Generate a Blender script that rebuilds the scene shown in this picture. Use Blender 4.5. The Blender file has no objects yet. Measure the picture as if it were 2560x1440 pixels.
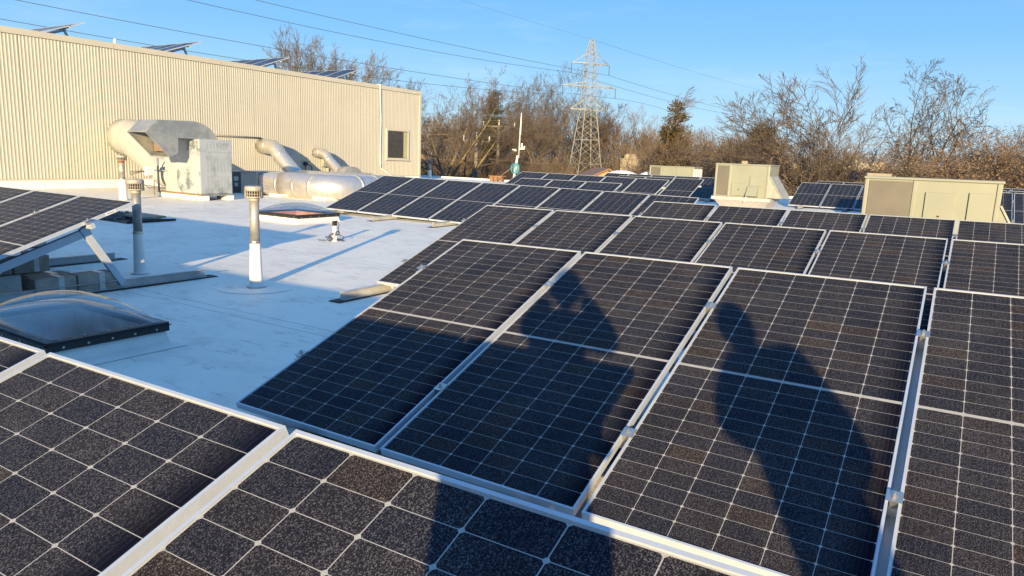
import bpy, bmesh, math, random
from mathutils import Vector, Matrix
R = math.radians
scene = bpy.context.scene
COL = scene.collection
# ------------------------------------------------------------------ camera
LENS_PX = 1767.1
YAW, PITCH, ROLL = 0.56026, -0.17953, 0.03910
CAM = Vector((3.2736, -2.3717, 1.3921))
_f = Vector((-math.sin(YAW)*math.cos(PITCH), math.cos(YAW)*math.cos(PITCH), math.sin(PITCH)))
_r = Vector((math.cos(YAW), math.sin(YAW), 0)); _u = _r.cross(_f)
CR = math.cos(ROLL)*_r + math.sin(ROLL)*_u
CU = -math.sin(ROLL)*_r + math.cos(ROLL)*_u
CF = _f
camd = bpy.data.cameras.new("camera"); cam = bpy.data.objects.new("camera", camd); COL.objects.link(cam)
camd.sensor_width = 36; camd.lens = 36*LENS_PX/2560; camd.clip_start = 0.02; camd.clip_end = 6000
cam.matrix_world = Matrix(((CR.x, CU.x, -CF.x, CAM.x), (CR.y, CU.y, -CF.y, CAM.y), (CR.z, CU.z, -CF.z, CAM.z), (0, 0, 0, 1)))
scene.camera = cam
# ------------------------------------------------------------------ light
SUN_EL, SUN_AZ = R(9.7), math.atan2(0.452, -0.885)      # direction towards the sun: (sin az, cos az)
world = bpy.data.worlds.new("World"); scene.world = world; world.use_nodes = True
wn = world.node_tree.nodes; wl = world.node_tree.links
sky = wn.new("ShaderNodeTexSky"); sky.sky_type = 'NISHITA'; sky.sun_disc = False
sky.sun_elevation = SUN_EL; sky.sun_rotation = SUN_AZ; sky.air_density = 1.0; sky.dust_density = 0.3; sky.ozone_density = 2.2
# clear winter blue: the physical sky (0.15) is mixed with a measured blue gradient by height above the horizon
tc = wn.new("ShaderNodeTexCoord"); sx = wn.new("ShaderNodeSeparateXYZ"); wl.new(tc.outputs["Generated"], sx.inputs[0])
cr = wn.new("ShaderNodeValToRGB"); wl.new(sx.outputs[2], cr.inputs[0]); e = cr.color_ramp.elements
SKY = [(0.0, (.47, .66, .84)), (.06, (.35, .61, .86)), (.16, (.18, .47, .85)), (.30, (.10, .37, .82)), (.45, (.13, .38, .82)), (1.0, (.17, .40, .80))]
while len(e) < len(SKY): e.new(.5)
for i, (p, c) in enumerate(SKY): e[i].position = p; e[i].color = tuple(v*.60 for v in c)+(1,)
ng = wn.new("ShaderNodeTexNoise"); ng.inputs["Scale"].default_value = 2.2; ng.inputs["Detail"].default_value = 7; ng.inputs["Roughness"].default_value = .6
mp_ = wn.new("ShaderNodeMapping"); mp_.inputs["Scale"].default_value = (1.6, 1.6, 9); wl.new(tc.outputs["Generated"], mp_.inputs[0]); wl.new(mp_.outputs[0], ng.inputs[0])
mr = wn.new("ShaderNodeMapRange"); wl.new(ng.outputs[0], mr.inputs[0]); mr.inputs[1].default_value = .56; mr.inputs[2].default_value = .76; mr.inputs[4].default_value = .22
cm = wn.new("ShaderNodeMix"); cm.data_type = 'RGBA'; wl.new(mr.outputs[0], cm.inputs[0]); wl.new(cr.outputs[0], cm.inputs[6]); cm.inputs[7].default_value = (.44, .50, .56, 1)
bg = wn["Background"]; bg.inputs[1].default_value = 0.15*.08
wl.new(sky.outputs[0], bg.inputs[0])
bg2 = wn.new("ShaderNodeBackground"); wl.new(cm.outputs[2], bg2.inputs[0]); bg2.inputs[1].default_value = 0.68
ad = wn.new("ShaderNodeAddShader"); wl.new(bg.outputs[0], ad.inputs[0]); wl.new(bg2.outputs[0], ad.inputs[1]); wl.new(ad.outputs[0], wn["World Output"].inputs[0])
sd = bpy.data.lights.new("sun", 'SUN'); sd.energy = 5.0; sd.angle = R(0.55); sd.color = (1.0, 0.715, 0.36)
sun = bpy.data.objects.new("sun", sd); COL.objects.link(sun)
SUNV = Vector((math.sin(SUN_AZ)*math.cos(SUN_EL), math.cos(SUN_AZ)*math.cos(SUN_EL), math.sin(SUN_EL)))
sun.rotation_euler = (-SUNV).to_track_quat('-Z', 'Y').to_euler()
scene.view_settings.view_transform = 'Standard'; scene.view_settings.look = 'None'
scene.view_settings.gamma = 1; scene.view_settings.exposure = 1.32
# ------------------------------------------------------------------ from photo measurements to places
def ray(px, py):
    return CR*((px-1280)/LENS_PX) - CU*((py-720)/LENS_PX) + CF
def at_x(px, py, X):
    d = ray(px, py); return CAM + d*((X-CAM.x)/d.x)
def at_y(px, py, Y):
    d = ray(px, py); return CAM + d*((Y-CAM.y)/d.y)
def at_z(px, py, Z):
    d = ray(px, py); return CAM + d*((Z-CAM.z)/d.z)
def at_d(px, py, D):
    d = ray(px, py); h = math.hypot(d.x, d.y); return CAM + d*(D/h)
def roof_z(y): return -0.14 + 0.01*max(0.0, y-2)
def on_roof(px, py):
    z = -0.14
    for _ in range(15):
        P = at_z(px, py, z); z = roof_z(P.y)
    return P
# ------------------------------------------------------------------ objects
def tag(o, label=None, cat=None, group=None, kind=None):
    if label: o["label"] = label
    if cat: o["category"] = cat
    if group: o["group"] = group
    if kind: o["kind"] = kind
    return o
def empty(name, loc, label=None, cat=None, group=None, rz=0):
    o = bpy.data.objects.new(name, None); COL.objects.link(o); o.location = loc; o.rotation_euler = (0, 0, rz)
    o.empty_display_size = .2
    return tag(o, label, cat, group)
class MB:
    """collects shapes and links them as one mesh"""
    def __init__(s): s.v = []; s.f = []; s.sm = []
    def add(s, vs, fs, smooth=False):
        b = len(s.v); s.v += [tuple(v) for v in vs]
        s.f += [tuple(b+i for i in f) for f in fs]; s.sm += [smooth]*len(fs); return s
    def hexa(s, p):   # 8 points: bottom 4 (ccw from above), top 4
        return s.add(p, [(3, 2, 1, 0), (4, 5, 6, 7), (0, 1, 5, 4), (1, 2, 6, 5), (2, 3, 7, 6), (3, 0, 4, 7)])
    def box(s, x0, y0, z0, x1, y1, z1):
        x0, x1 = sorted((x0, x1)); y0, y1 = sorted((y0, y1)); z0, z1 = sorted((z0, z1))
        return s.hexa([(x0, y0, z0), (x1, y0, z0), (x1, y1, z0), (x0, y1, z0), (x0, y0, z1), (x1, y0, z1), (x1, y1, z1), (x0, y1, z1)])
    def bar(s, a, b, w, h, up=(0, 0, 1)):
        a = Vector(a); b = Vector(b); d = (b-a).normalized(); up = Vector(up)
        if abs(d.dot(up)) > .99: up = Vector((1, 0, 0))
        x = d.cross(up).normalized()*w/2; y = x.cross(d).normalized()*h/2
        return s.hexa([a-x-y, a+x-y, b+x-y, b-x-y, a-x+y, a+x+y, b+x+y, b-x+y])
    def tube(s, pts, rad, n=10, cap=True, smooth=True):
        pts = [Vector(p) for p in pts]; m = len(pts)
        rr = rad if isinstance(rad, (list, tuple)) else [rad]*m
        t0 = (pts[1]-pts[0]).normalized(); nx = t0.orthogonal().normalized(); vs = []
        for i, p in enumerate(pts):
            t = (pts[min(i+1, m-1)]-pts[max(i-1, 0)]).normalized()
            nx = (nx - t*nx.dot(t)).normalized(); ny = t.cross(nx)
            for k in range(n):
                a = 2*math.pi*k/n; vs.append(p+(nx*math.cos(a)+ny*math.sin(a))*rr[i])
        fs = [(i*n+k, i*n+(k+1) % n, (i+1)*n+(k+1) % n, (i+1)*n+k) for i in range(m-1) for k in range(n)]
        s.add(vs, fs, smooth)
        if cap:
            b = len(s.v)-m*n
            s.f.append(tuple(b+k for k in reversed(range(n)))); s.sm.append(False)
            s.f.append(tuple(b+(m-1)*n+k for k in range(n))); s.sm.append(False)
        return s
    def lathe(s, c, prof, n=24, smooth=True):   # prof: (radius, z) list, axis z
        c = Vector(c); vs = []; m = len(prof)
        for (r, z) in prof:
            for k in range(n):
                a = 2*math.pi*k/n; vs.append((c.x+r*math.cos(a), c.y+r*math.sin(a), c.z+z))
        fs = [(i*n+k, i*n+(k+1) % n, (i+1)*n+(k+1) % n, (i+1)*n+k) for i in range(m-1) for k in range(n)]
        s.add(vs, fs, smooth); b = len(s.v)-m*n
        s.f.append(tuple(b+k for k in reversed(range(n)))); s.sm.append(False)
        s.f.append(tuple(b+(m-1)*n+k for k in range(n))); s.sm.append(False)
        return s
    def prism(s, poly, d, smooth=False):   # poly: 3D points in a plane, extruded by d
        n = len(poly); d = Vector(d); p = [Vector(q) for q in poly]; q = [v+d for v in p]
        nn = Vector((0, 0, 0))
        for i in range(n): nn += p[i].cross(p[(i+1) % n])
        if nn.dot(d) > 0: p.reverse(); q.reverse()
        s.add(p+q, [tuple(range(n)), tuple(range(2*n-1, n-1, -1))])
        s.add(p+q, [(i, i+n, (i+1) % n+n, (i+1) % n) for i in range(n)], smooth); return s
    def build(s, name, mat, parent=None, bevel=0, wn=False, loc=None):
        me = bpy.data.meshes.new(name); me.from_pydata(s.v, [], s.f)
        me.polygons.foreach_set("use_smooth", s.sm); me.materials.append(mat); me.update()
        o = bpy.data.objects.new(name, me); COL.objects.link(o)
        if parent: o.parent = parent
        if loc is not None: o.location = loc
        if bevel:
            b = o.modifiers.new("bevel", 'BEVEL'); b.width = bevel; b.segments = 2; b.limit_method = 'ANGLE'
        return o
def thing_mesh(name, mb, mat, label, cat, group=None, base=None, bevel=0):
    o = mb.build(name, mat, bevel=bevel); tag(o, label, cat, group)
    if base is not None:
        b = Vector(base); o.data.transform(Matrix.Translation(-b)); o.location = b
    return o
def local(e, mb):   # shift collected world points into an unrotated parent's space
    b = e.location; mb.v = [(x-b.x, y-b.y, z-b.z) for x, y, z in mb.v]; return mb
def copy_tree(o, parent=None):
    c = o.copy(); COL.objects.link(c); c.parent = parent
    for ch in [k for k in o.children]: copy_tree(ch, c)
    return c
# ------------------------------------------------------------------ materials
def new_mat(name):
    m = bpy.data.materials.new(name); m.use_nodes = True; nt = m.node_tree
    return m, nt, nt.nodes["Principled BSDF"]
def setc(b, **k):
    for n, v in k.items():
        b.inputs[n.replace('_', ' ')].default_value = v if not (isinstance(v, tuple) and len(v) == 3) else v+(1,)
class N:
    def __init__(s, nt): s.nt = nt
    def n(s, t, **k):
        x = s.nt.nodes.new(t)
        for a, v in k.items(): setattr(x, a, v)
        return x
    def m(s, op, a, b=None, c=None, clamp=False):
        x = s.n("ShaderNodeMath", operation=op); x.use_clamp = clamp
        for i, v in enumerate((a, b, c)):
            if v is None: continue
            if isinstance(v, (int, float)): x.inputs[i].default_value = v
            else: s.nt.links.new(v, x.inputs[i])
        return x.outputs[0]
    def mix(s, f, a, b, blend='MIX'):
        x = s.n("ShaderNodeMix", data_type='RGBA', blend_type=blend)
        for i, v in ((0, f), (6, a), (7, b)):
            if isinstance(v, (int, float)): x.inputs[i].default_value = v
            elif isinstance(v, tuple): x.inputs[i].default_value = v+(1,) if len(v) == 3 else v
            else: s.nt.links.new(v, x.inputs[i])
        return x.outputs[2]
    def noise(s, vec, scale, detail=3, rough=.5, dim='3D'):
        x = s.n("ShaderNodeTexNoise", noise_dimensions=dim); x.inputs["Scale"].default_value = scale
        x.inputs["Detail"].default_value = detail; x.inputs["Roughness"].default_value = rough
        if vec is not None: s.nt.links.new(vec, x.inputs["Vector"])
        return x.outputs[0]
    def mapping(s, vec, sc=(1, 1, 1), rot=(0, 0, 0), loc=(0, 0, 0)):
        x = s.n("ShaderNodeMapping"); x.inputs["Scale"].default_value = sc; x.inputs["Rotation"].default_value = rot
        x.inputs["Location"].default_value = loc; s.nt.links.new(vec, x.inputs[0]); return x.outputs[0]
    def ramp(s, f, stops):
        x = s.n("ShaderNodeValToRGB"); e = x.color_ramp.elements
        while len(e) < len(stops): e.new(.5)
        for i, (p, c) in enumerate(stops): e[i].position = p; e[i].color = c+(1,) if len(c) == 3 else c
        s.nt.links.new(f, x.inputs[0]); return x.outputs[0]
    def rng(s, v, a, b, c=0, d=1):
        x = s.n("ShaderNodeMapRange"); s.nt.links.new(v, x.inputs[0])
        for i, k in enumerate((a, b, c, d)): x.inputs[i+1].default_value = k
        return x.outputs[0]
    def co(s, k="Object"): return s.n("ShaderNodeTexCoord").outputs[k]
    def pos(s): return s.n("ShaderNodeNewGeometry").outputs["Position"]
    def bump(s, h, bsdf, st=.3, dist=.01):
        x = s.n("ShaderNodeBump"); x.inputs["Strength"].default_value = st; x.inputs["Distance"].default_value = dist
        s.nt.links.new(h, x.inputs["Height"]); s.nt.links.new(x.outputs[0], bsdf.inputs["Normal"])
    def out(s, sock, bsdf, name): s.nt.links.new(sock, bsdf.inputs[name])
def plain(name, col, rough=.6, metal=0.0, var=.12, scale=6, bump=0, col2=None, coord="pos"):
    m, nt, b = new_mat(name); n = N(nt); v = n.pos() if coord == "pos" else n.co()
    f = n.noise(v, scale, 5, .6)
    c2 = col2 if col2 else tuple(c*(1-var*2) for c in col)
    c = n.mix(n.rng(f, .35, .65), col, c2)
    n.out(c, b, "Base Color"); setc(b, Roughness=rough, Metallic=metal)
    r = n.rng(n.noise(v, scale*2.3, 3), .3, .7, rough*.85, min(1, rough*1.15)); n.out(r, b, "Roughness")
    if bump: n.bump(n.noise(v, scale*6, 3), b, bump, .01)
    return m
M = {}
PW, PL, PGAP = 1.038, 2.2545, 0.0346; PP = PW+PGAP
def panel_mat(name, frost):
    m, nt, b = new_mat(name); n = N(nt)
    co = n.co(); sp = n.n("ShaderNodeSeparateXYZ"); nt.links.new(co, sp.inputs[0]); x, y = sp.outputs[0], sp.outputs[1]
    cw, ch = 0.1693, 0.0850
    mx = (PW-6*cw)/2; u = n.m('DIVIDE', n.m('SUBTRACT', x, mx), cw)
    # two halves of 13 rows each, a strip between them
    dv = 0.018; my = (PL-26*ch-dv)/2
    upper = n.m('GREATER_THAN', y, PL/2)
    vy = n.m('SUBTRACT', n.m('SUBTRACT', y, my), n.m('MULTIPLY', upper, dv)); v = n.m('DIVIDE', vy, ch)
    def dist(t, size): # metres to the nearest cell border
        fr = n.m('FRACT', t); return n.m('MULTIPLY', n.m('MINIMUM', fr, n.m('SUBTRACT', 1.0, fr)), size)
    dx, dy = dist(u, cw), dist(v, ch)
    lx = n.m('LESS_THAN', dx, 0.0013); ly = n.m('LESS_THAN', dy, 0.0009)
    dia = n.m('LESS_THAN', n.m('ADD', dx, dy), 0.0085)
    edge = n.m('MAXIMUM', n.m('LESS_THAN', u, 0.0), n.m('GREATER_THAN', u, 6.0))
    edge = n.m('MAXIMUM', edge, n.m('MAXIMUM', n.m('LESS_THAN', v, 0.0), n.m('GREATER_THAN', v, 26.0)))
    mid = n.m('LESS_THAN', n.m('ABSOLUTE', n.m('SUBTRACT', y, PL/2)), dv/2)
    line = n.m('MAXIMUM', n.m('MAXIMUM', lx, ly), n.m('MAXIMUM', dia, n.m('MAXIMUM', edge, mid)))
    # fine busbars along y
    bf = n.m('FRACT', n.m('MULTIPLY', u, 10.0)); bus = n.m('LESS_THAN', n.m('ABSOLUTE', n.m('SUBTRACT', bf, .5)), 0.03)
    # per cell tone
    cid = n.n("ShaderNodeCombineXYZ"); nt.links.new(n.m('FLOOR', u), cid.inputs[0]); nt.links.new(n.m('FLOOR', v), cid.inputs[1])
    oi = n.n("ShaderNodeObjectInfo"); nt.links.new(n.m('MULTIPLY', oi.outputs["Random"], 97.0), cid.inputs[2])
    wn_ = n.n("ShaderNodeTexWhiteNoise"); nt.links.new(cid.outputs[0], wn_.inputs[0]); cell = wn_.outputs[0]
    c = n.mix(cell, (0.003, 0.005, 0.014), (0.007, 0.006, 0.010))
    c = n.mix(n.m('MULTIPLY', bus, .18), c, (.12, .13, .15))
    # white frost grains, thinner at the panel's right edge
    off = n.n("ShaderNodeVectorMath", operation='ADD'); nt.links.new(co, off.inputs[0])
    cx = n.n("ShaderNodeCombineXYZ"); nt.links.new(n.m('MULTIPLY', oi.outputs["Random"], 31.0), cx.inputs[0]); nt.links.new(cx.outputs[0], off.inputs[1])
    p = off.outputs[0]
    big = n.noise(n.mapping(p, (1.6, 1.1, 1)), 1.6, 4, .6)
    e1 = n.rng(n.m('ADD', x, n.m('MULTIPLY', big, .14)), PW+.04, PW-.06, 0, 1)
    fine = n.noise(n.mapping(p, (1, .8, 1), (0, 0, .5)), 340, 2, .6)
    grain = n.rng(fine, .53, .62, 0, 1)
    film = n.rng(big, .3, .7, .55, 1)
    cellf = n.rng(cell, 0, 1, .8, 1.15)
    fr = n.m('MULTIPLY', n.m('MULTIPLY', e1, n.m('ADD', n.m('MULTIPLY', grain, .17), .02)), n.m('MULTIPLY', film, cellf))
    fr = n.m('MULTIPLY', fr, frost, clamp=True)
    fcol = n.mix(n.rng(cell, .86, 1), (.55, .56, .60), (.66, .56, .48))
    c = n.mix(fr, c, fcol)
    c = n.mix(line, c, n.mix(n.noise(p, 30, 3), (.26, .27, .28), (.36, .37, .38)))
    n.out(c, b, "Base Color")
    ro = n.m('ADD', n.m('MULTIPLY', fr, .8, clamp=True), n.rng(big, .3, .7, .16, .34)); n.out(ro, b, "Roughness")
    setc(b, IOR=(1.2 if frost > .9 else 1.4))
    b.inputs["Specular IOR Level"].default_value = .06
    n.bump(fine, b, .25*min(1, frost), .004)
    return m
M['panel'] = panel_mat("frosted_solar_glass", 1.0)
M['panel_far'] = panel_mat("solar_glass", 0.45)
M['alu'] = plain("aluminium", (.46, .52, .60), .42, .3, .05, 9, .05)
M['alu_dull'] = plain("galvanised_rail", (.48, .50, .50), .45, .3, .12, 7, .08)
M['steel'] = plain("bolt_steel", (.6, .58, .54), .3, .9)
M['rubber'] = plain("black_rubber", (.02, .02, .022), .7)
M['underside'] = plain("panel_underside", (.55, .56, .58), .6)
def roof_mat():
    m, nt, b = new_mat("white_roof_membrane"); n = N(nt); v = n.pos()
    sp = n.n("ShaderNodeSeparateXYZ"); nt.links.new(v, sp.inputs[0])
    big = n.noise(v, .55, 5, .6); mid = n.noise(n.mapping(v, (1, 1.6, 1), (0, 0, .4)), 2.2, 6, .65); fine = n.noise(v, 40, 4, .6)
    c = n.mix(n.rng(big, .35, .7), (.81, .79, .70), (.69, .67, .61))
    dirt = n.rng(mid, .52, .70, 0, .45); c = n.mix(dirt, c, (.42, .40, .36))
    c = n.mix(n.rng(fine, .4, .75, 0, .22), c, (.48, .49, .50))
    streak = n.noise(n.mapping(v, (.8, 4.5, 1), (0, 0, -.15)), 3.0, 4, .7)
    c = n.mix(n.rng(streak, .60, .66, 0, .5), c, (.26, .25, .24))
    # seams of the sheets, slightly wavy
    w = n.m('MULTIPLY', n.m('SUBTRACT', n.noise(v, .8, 2), .5), .12)
    vo = n.n("ShaderNodeTexVoronoi"); vo.inputs["Scale"].default_value = 1.1; nt.links.new(n.mapping(v, (1, 1.5, 1), (0, 0, .5)), vo.inputs["Vector"])
    dd = n.m('ADD', vo.outputs["Distance"], n.m('MULTIPLY', n.m('SUBTRACT', mid, .5), .30))
    c = n.mix(n.rng(dd, .10, .03, 0, .5), c, (.34, .32, .29))
    ring = n.m('LESS_THAN', n.m('ABSOLUTE', n.m('SUBTRACT', dd, .23)), .008)
    c = n.mix(n.m('MULTIPLY', ring, .28), c, (.40, .39, .37))
    for ax, per, o in ((1, 3.05, 0.0), (0, 9.1, 2.0), (1, 3.05, .16)):
        t = n.m('FRACT', n.m('DIVIDE', n.m('ADD', n.m('ADD', sp.outputs[ax], w), 50+o), per))
        s = n.m('LESS_THAN', n.m('MULTIPLY', t, per), .011)
        s = n.m('MULTIPLY', s, n.rng(big, .30, .42, .1, .8)); c = n.mix(s, c, (.22, .22, .23))
    n.out(c, b, "Base Color"); setc(b, Roughness=.62)
    n.bump(n.m('ADD', n.m('MULTIPLY', fine, .25), n.m('MULTIPLY', mid, 1.2)), b, .35, .012)
    return m
M['roof'] = roof_mat()
M['flash'] = plain("white_flashing", (.74, .73, .70), .55, 0, .06, 4, .05)
M['siding'] = plain("cream_steel_siding", (.38, .385, .345), .5, 0, .03, .7, 0)
M['coping'] = plain("cream_coping", (.41, .41, .36), .45, 0, .03, 1)
M['wall_dark'] = plain("siding_joint", (.33, .31, .26), .6)
def weathered(name, a, bcol, lo, hi, rough=.5, metal=.2, sc=2.2):
    m, nt, b = new_mat(name); n = N(nt); v = n.pos()
    f = n.noise(v, sc, 8, .68); c = n.mix(n.rng(f, lo, hi), a, bcol)
    c = n.mix(n.rng(n.noise(v, 9, 4), .6, .8, 0, .3), c, (.3, .28, .25))
    n.out(c, b, "Base Color"); n.out(n.rng(f, lo, hi, rough, rough*.8), b, "Roughness"); setc(b, Metallic=metal)
    n.bump(n.noise(v, 14, 3), b, .06, .01); return m
M['hvac'] = weathered("chalked_cabinet_paint", (.34, .39, .44), (.12, .16, .19), .50, .60)
M['galv'] = weathered("galvanised_sheet", (.33, .35, .35), (.22, .25, .27), .4, .6, .42, .4)
M['hvac_panel'] = weathered("chalky_panel_paint", (.33, .38, .43), (.18, .22, .25), .50, .70)
M['duct_paint'] = plain("cream_duct_paint", (.34, .36, .36), .5, 0, .05, 2)
def foil():
    m, nt, b = new_mat("foil_duct_wrap"); n = N(nt); v = n.pos()
    f = n.noise(v, 7, 6, .7); c = n.mix(n.rng(f, .3, .7), (.62, .60, .56), (.50, .50, .50)); n.out(c, b, "Base Color")
    setc(b, Roughness=.36, Metallic=.75); n.bump(n.noise(v, 9, 5, .7), b, .5, .03); return m
M['foil'] = foil()
M['pipe'] = weathered("galvanised_pipe", (.36, .36, .34), (.24, .24, .23), .42, .6, .5, .45, 6)
M['rust'] = plain("rust", (.28, .10, .04), .8, 0, .2, 20)
M['cap'] = plain("weathered_vent_cap", (.42, .39, .34), .6, .3, .15, 12)
M['boot'] = plain("white_pipe_boot", (.76, .75, .72), .5, 0, .05, 5)
M['rtu'] = plain("beige_unit_paint", (.215, .24, .205), .45, 0, .06, 1.2)
M['rtu_light'] = plain("pale_unit_paint", (.30, .32, .29), .45)
def fins():
    m, nt, b = new_mat("coil_fins"); n = N(nt); v = n.pos(); sp = n.n("ShaderNodeSeparateXYZ"); nt.links.new(v, sp.inputs[0])
    w = n.m('FRACT', n.m('MULTIPLY', sp.outputs[2], 55)); c = n.mix(n.m('LESS_THAN', w, .45), (.12, .12, .11), (.085, .085, .08))
    c = n.mix(n.rng(n.noise(v, 3, 4), .4, .7, 0, .5), c, (.14, .135, .12)); n.out(c, b, "Base Color"); setc(b, Roughness=.6, Metallic=.2); return m
M['fins'] = fins()
M['dark'] = plain("dark_recess", (.03, .03, .03), .8)
M['grey_unit'] = plain("grey_unit_paint", (.20, .20, .19), .5, .1)
M['frame_dark'] = plain("bronze_frame", (.035, .035, .04), .4, .4)
M['wood_red'] = plain("light_well_board", (.58, .46, .40), .7, 0, .2, 5)
M['wood_curb'] = plain("orange_wood", (.24, .14, .08), .7, 0, .15, 12)
def acrylic():
    m, nt, b = new_mat("clear_acrylic"); n = N(nt); nt.nodes.remove(b)
    geo = n.n("ShaderNodeNewGeometry"); dp = n.n("ShaderNodeVectorMath", operation='DOT_PRODUCT'); nt.links.new(geo.outputs["Incoming"], dp.inputs[0]); nt.links.new(geo.outputs["Normal"], dp.inputs[1])
    f = n.m('POWER', n.m('SUBTRACT', 1.0, n.m('ABSOLUTE', dp.outputs["Value"])), 3.2); f = n.m('ADD', n.m('MULTIPLY', f, .75), .035)
    tr = n.n("ShaderNodeBsdfTransparent"); mx = n.n("ShaderNodeMixShader"); gl = n.n("ShaderNodeBsdfGlossy")
    gl.inputs["Roughness"].default_value = .12; tr.inputs[0].default_value = (.93, .95, .97, 1)
    nt.links.new(f, mx.inputs[0]); nt.links.new(tr.outputs[0], mx.inputs[1]); nt.links.new(gl.outputs[0], mx.inputs[2])
    nt.links.new(mx.outputs[0], nt.nodes["Material Output"].inputs[0]); return m
M['acrylic'] = acrylic()
M['glass'] = plain("window_glass", (.05, .055, .06), .06, 0)
M['concrete'] = plain("concrete_block", (.34, .30, .25), .9, 0, .18, 9, .3)
M['gravel'] = plain("gravel", (.30, .28, .26), .9, 0, .45, 40, .8, (.08, .07, .07))
M['white'] = plain("white_paint", (.75, .75, .73), .45)
M['black'] = plain("black_plastic", (.02, .02, .02), .5)
M['blue'] = plain("teal_hose", (.03, .22, .34), .5)
M['pylon'] = plain("galvanised_lattice", (.26, .28, .28), .6, .1)
M['wire'] = plain("conductor_wire", (.05, .05, .055), .6)
M['pole'] = plain("bleached_wood_pole", (.20, .175, .145), .85, 0, .15, 8)
M['twine'] = plain("strap_steel", (.55, .56, .55), .4, .6)
def bark(name, a, bb, sc=1.5):
    m, nt, b = new_mat(name); n = N(nt); f = n.noise(n.pos(), sc, 4, .6)
    c = n.mix(n.rng(f, .35, .65), a, bb); n.out(c, b, "Base Color"); setc(b, Roughness=.9); return m
M['bark'] = bark("pale_bark", (.17, .145, .10), (.09, .075, .055))
M['bark_gold'] = bark("lichen_bark", (.30, .25, .12), (.17, .14, .08))
M['bark_dark'] = bark("dark_bark", (.06, .052, .045), (.035, .03, .027))
M['twig'] = bark("brown_twigs", (.125, .10, .08), (.07, .055, .045), .25)
M['twig_far'] = bark("far_twigs", (.095, .072, .056), (.05, .038, .032), .08)
M['brush'] = bark("tan_brush", (.135, .10, .07), (.07, .052, .038), .4)
M['dead_leaf'] = bark("dead_leaves", (.24, .165, .095), (.13, .085, .05), 2.5)
M['needle'] = bark("pine_needles", (.020, .028, .010), (.045, .042, .016), 1.2)
M['ground'] = bark("winter_ground", (.16, .125, .08), (.09, .075, .05), .05)
M['shingle'] = plain("brown_shingles", (.12, .08, .06), .9, 0, .15, 1.5)
M['stucco'] = plain("cream_stucco", (.27, .25, .20), .8)
M['brick'] = plain("brown_brick", (.22, .13, .09), .85)
M['jacket'] = plain("dark_jacket", (.03, .035, .05), .8)
M['jeans'] = plain("blue_jeans", (.05, .07, .12), .85)
M['skin'] = plain("skin", (.5, .3, .22), .5)
M['hair'] = plain("brown_hair", (.05, .03, .02), .7)
# ================================================================== SETTING
GZ = -5.6
# ground sheet to the horizon
me = bpy.data.meshes.new("ground"); S = 2500
me.from_pydata([(-S, -S, GZ), (S, -S, GZ), (S, S, GZ), (-S, S, GZ)], [], [(0, 1, 2, 3)]); me.materials.append(M['ground'])
o = bpy.data.objects.new("ground", me); COL.objects.link(o); tag(o, "brown winter ground around the building", kind="structure")
WX = -20.8; WY = 26.5; RY = 31.6
SK1 = (-3.10, -0.13, -1.82, 0.74, 0.05)      # skylight frames: x0, y0, x1, y1, top z
SK2 = (-9.45, 7.45, -8.10, 8.60, 0.11)
def inset(s, k): return (s[0]+k, s[1]+k, s[2]-k, s[3]-k)
holes = [inset(SK1, .12), inset(SK2, .12)]
xs = sorted([-34, WX, 27]+[h[0] for h in holes]+[h[2] for h in holes]+list(range(-18, 26, 4)))
ys = sorted([-14, 2, RY]+[h[1] for h in holes]+[h[3] for h in holes]+[14, 20, WY])
mb = MB()
for i in range(len(xs)-1):
    for j in range(len(ys)-1):
        cx, cy = (xs[i]+xs[i+1])/2, (ys[j]+ys[j+1])/2
        if any(h[0] < cx < h[2] and h[1] < cy < h[3] for h in holes): continue
        if cx < WX and cy < WY: continue
        q = [(xs[i], ys[j]), (xs[i+1], ys[j]), (xs[i+1], ys[j+1]), (xs[i], ys[j+1])]
        mb.add([(x, y, roof_z(y)) for x, y in q], [(0, 1, 2, 3)])
ro = mb.build("roof", M['roof']); tag(ro, "white membrane roof, partly in blue shade", kind="structure")
bb = empty("low_building", (0, 8, GZ), "low flat-roofed building under the white roof", "building")
mb = MB(); zt = roof_z(RY)
for a, b in (((27, -14), (27, RY)), ((27, RY), (-34, RY)), ((-20.9, -14), (27, -14))):
    x0, x1 = sorted((a[0], b[0])); y0, y1 = sorted((a[1], b[1])); 
    mb.box(x0-.1 if x0 == x1 else x0, y0-.1 if y0 == y1 else y0, GZ, x1+.1 if x0 == x1 else x1, y1+.1 if y0 == y1 else y1, -.2)
local(bb, mb).build("wall", M['brick'], bb)
mb = MB()
mb.box(-34, RY, -.19, 27.1, RY+.22, zt+.09); mb.box(27, -14, -.19, 27.25, RY, zt+.08); mb.box(-20.7, -14.2, -.19, 27, -14, .05)
local(bb, mb).build("parapet", M['flash'], bb)

# ---------------- tall building with ribbed siding
tb = empty("metal_building", (WX, 8, GZ), "tall cream building clad in ribbed steel siding beside the roof", "building")
def wall_base_z(y): return 0.20+0.0088*(y-7)
mb = MB(); y = -12.0; prof = []
pitch = 0.098; k = 0
while y < WY-.06:
    prof += [(0, y), (0, y+.050), (.008, y+.060), (.008, y+.088)]
    k += 1; y += pitch
prof.append((0, WY))
vs = []; fs = []
for (dx, yy) in prof: vs += [(WX+dx, yy, -.2), (WX+dx, yy, 4.46)]
for i in range(len(prof)-1): fs.append((2*i, 2*i+2, 2*i+3, 2*i+1))
mb.add(vs, fs); wallpart = local(tb, mb).build("siding", M['siding'], tb)
mb = MB(); y = -11.9
while y < WY-1:
    mb.box(WX-.001, y-.004, .1, WX+.010, y+.004, 4.45); y += pitch*12
local(tb, mb).build("siding_joint", M['wall_dark'], tb)
mb = MB(); mb.box(WX-24, -12, GZ, WX-.02, WY, 4.2)
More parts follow.
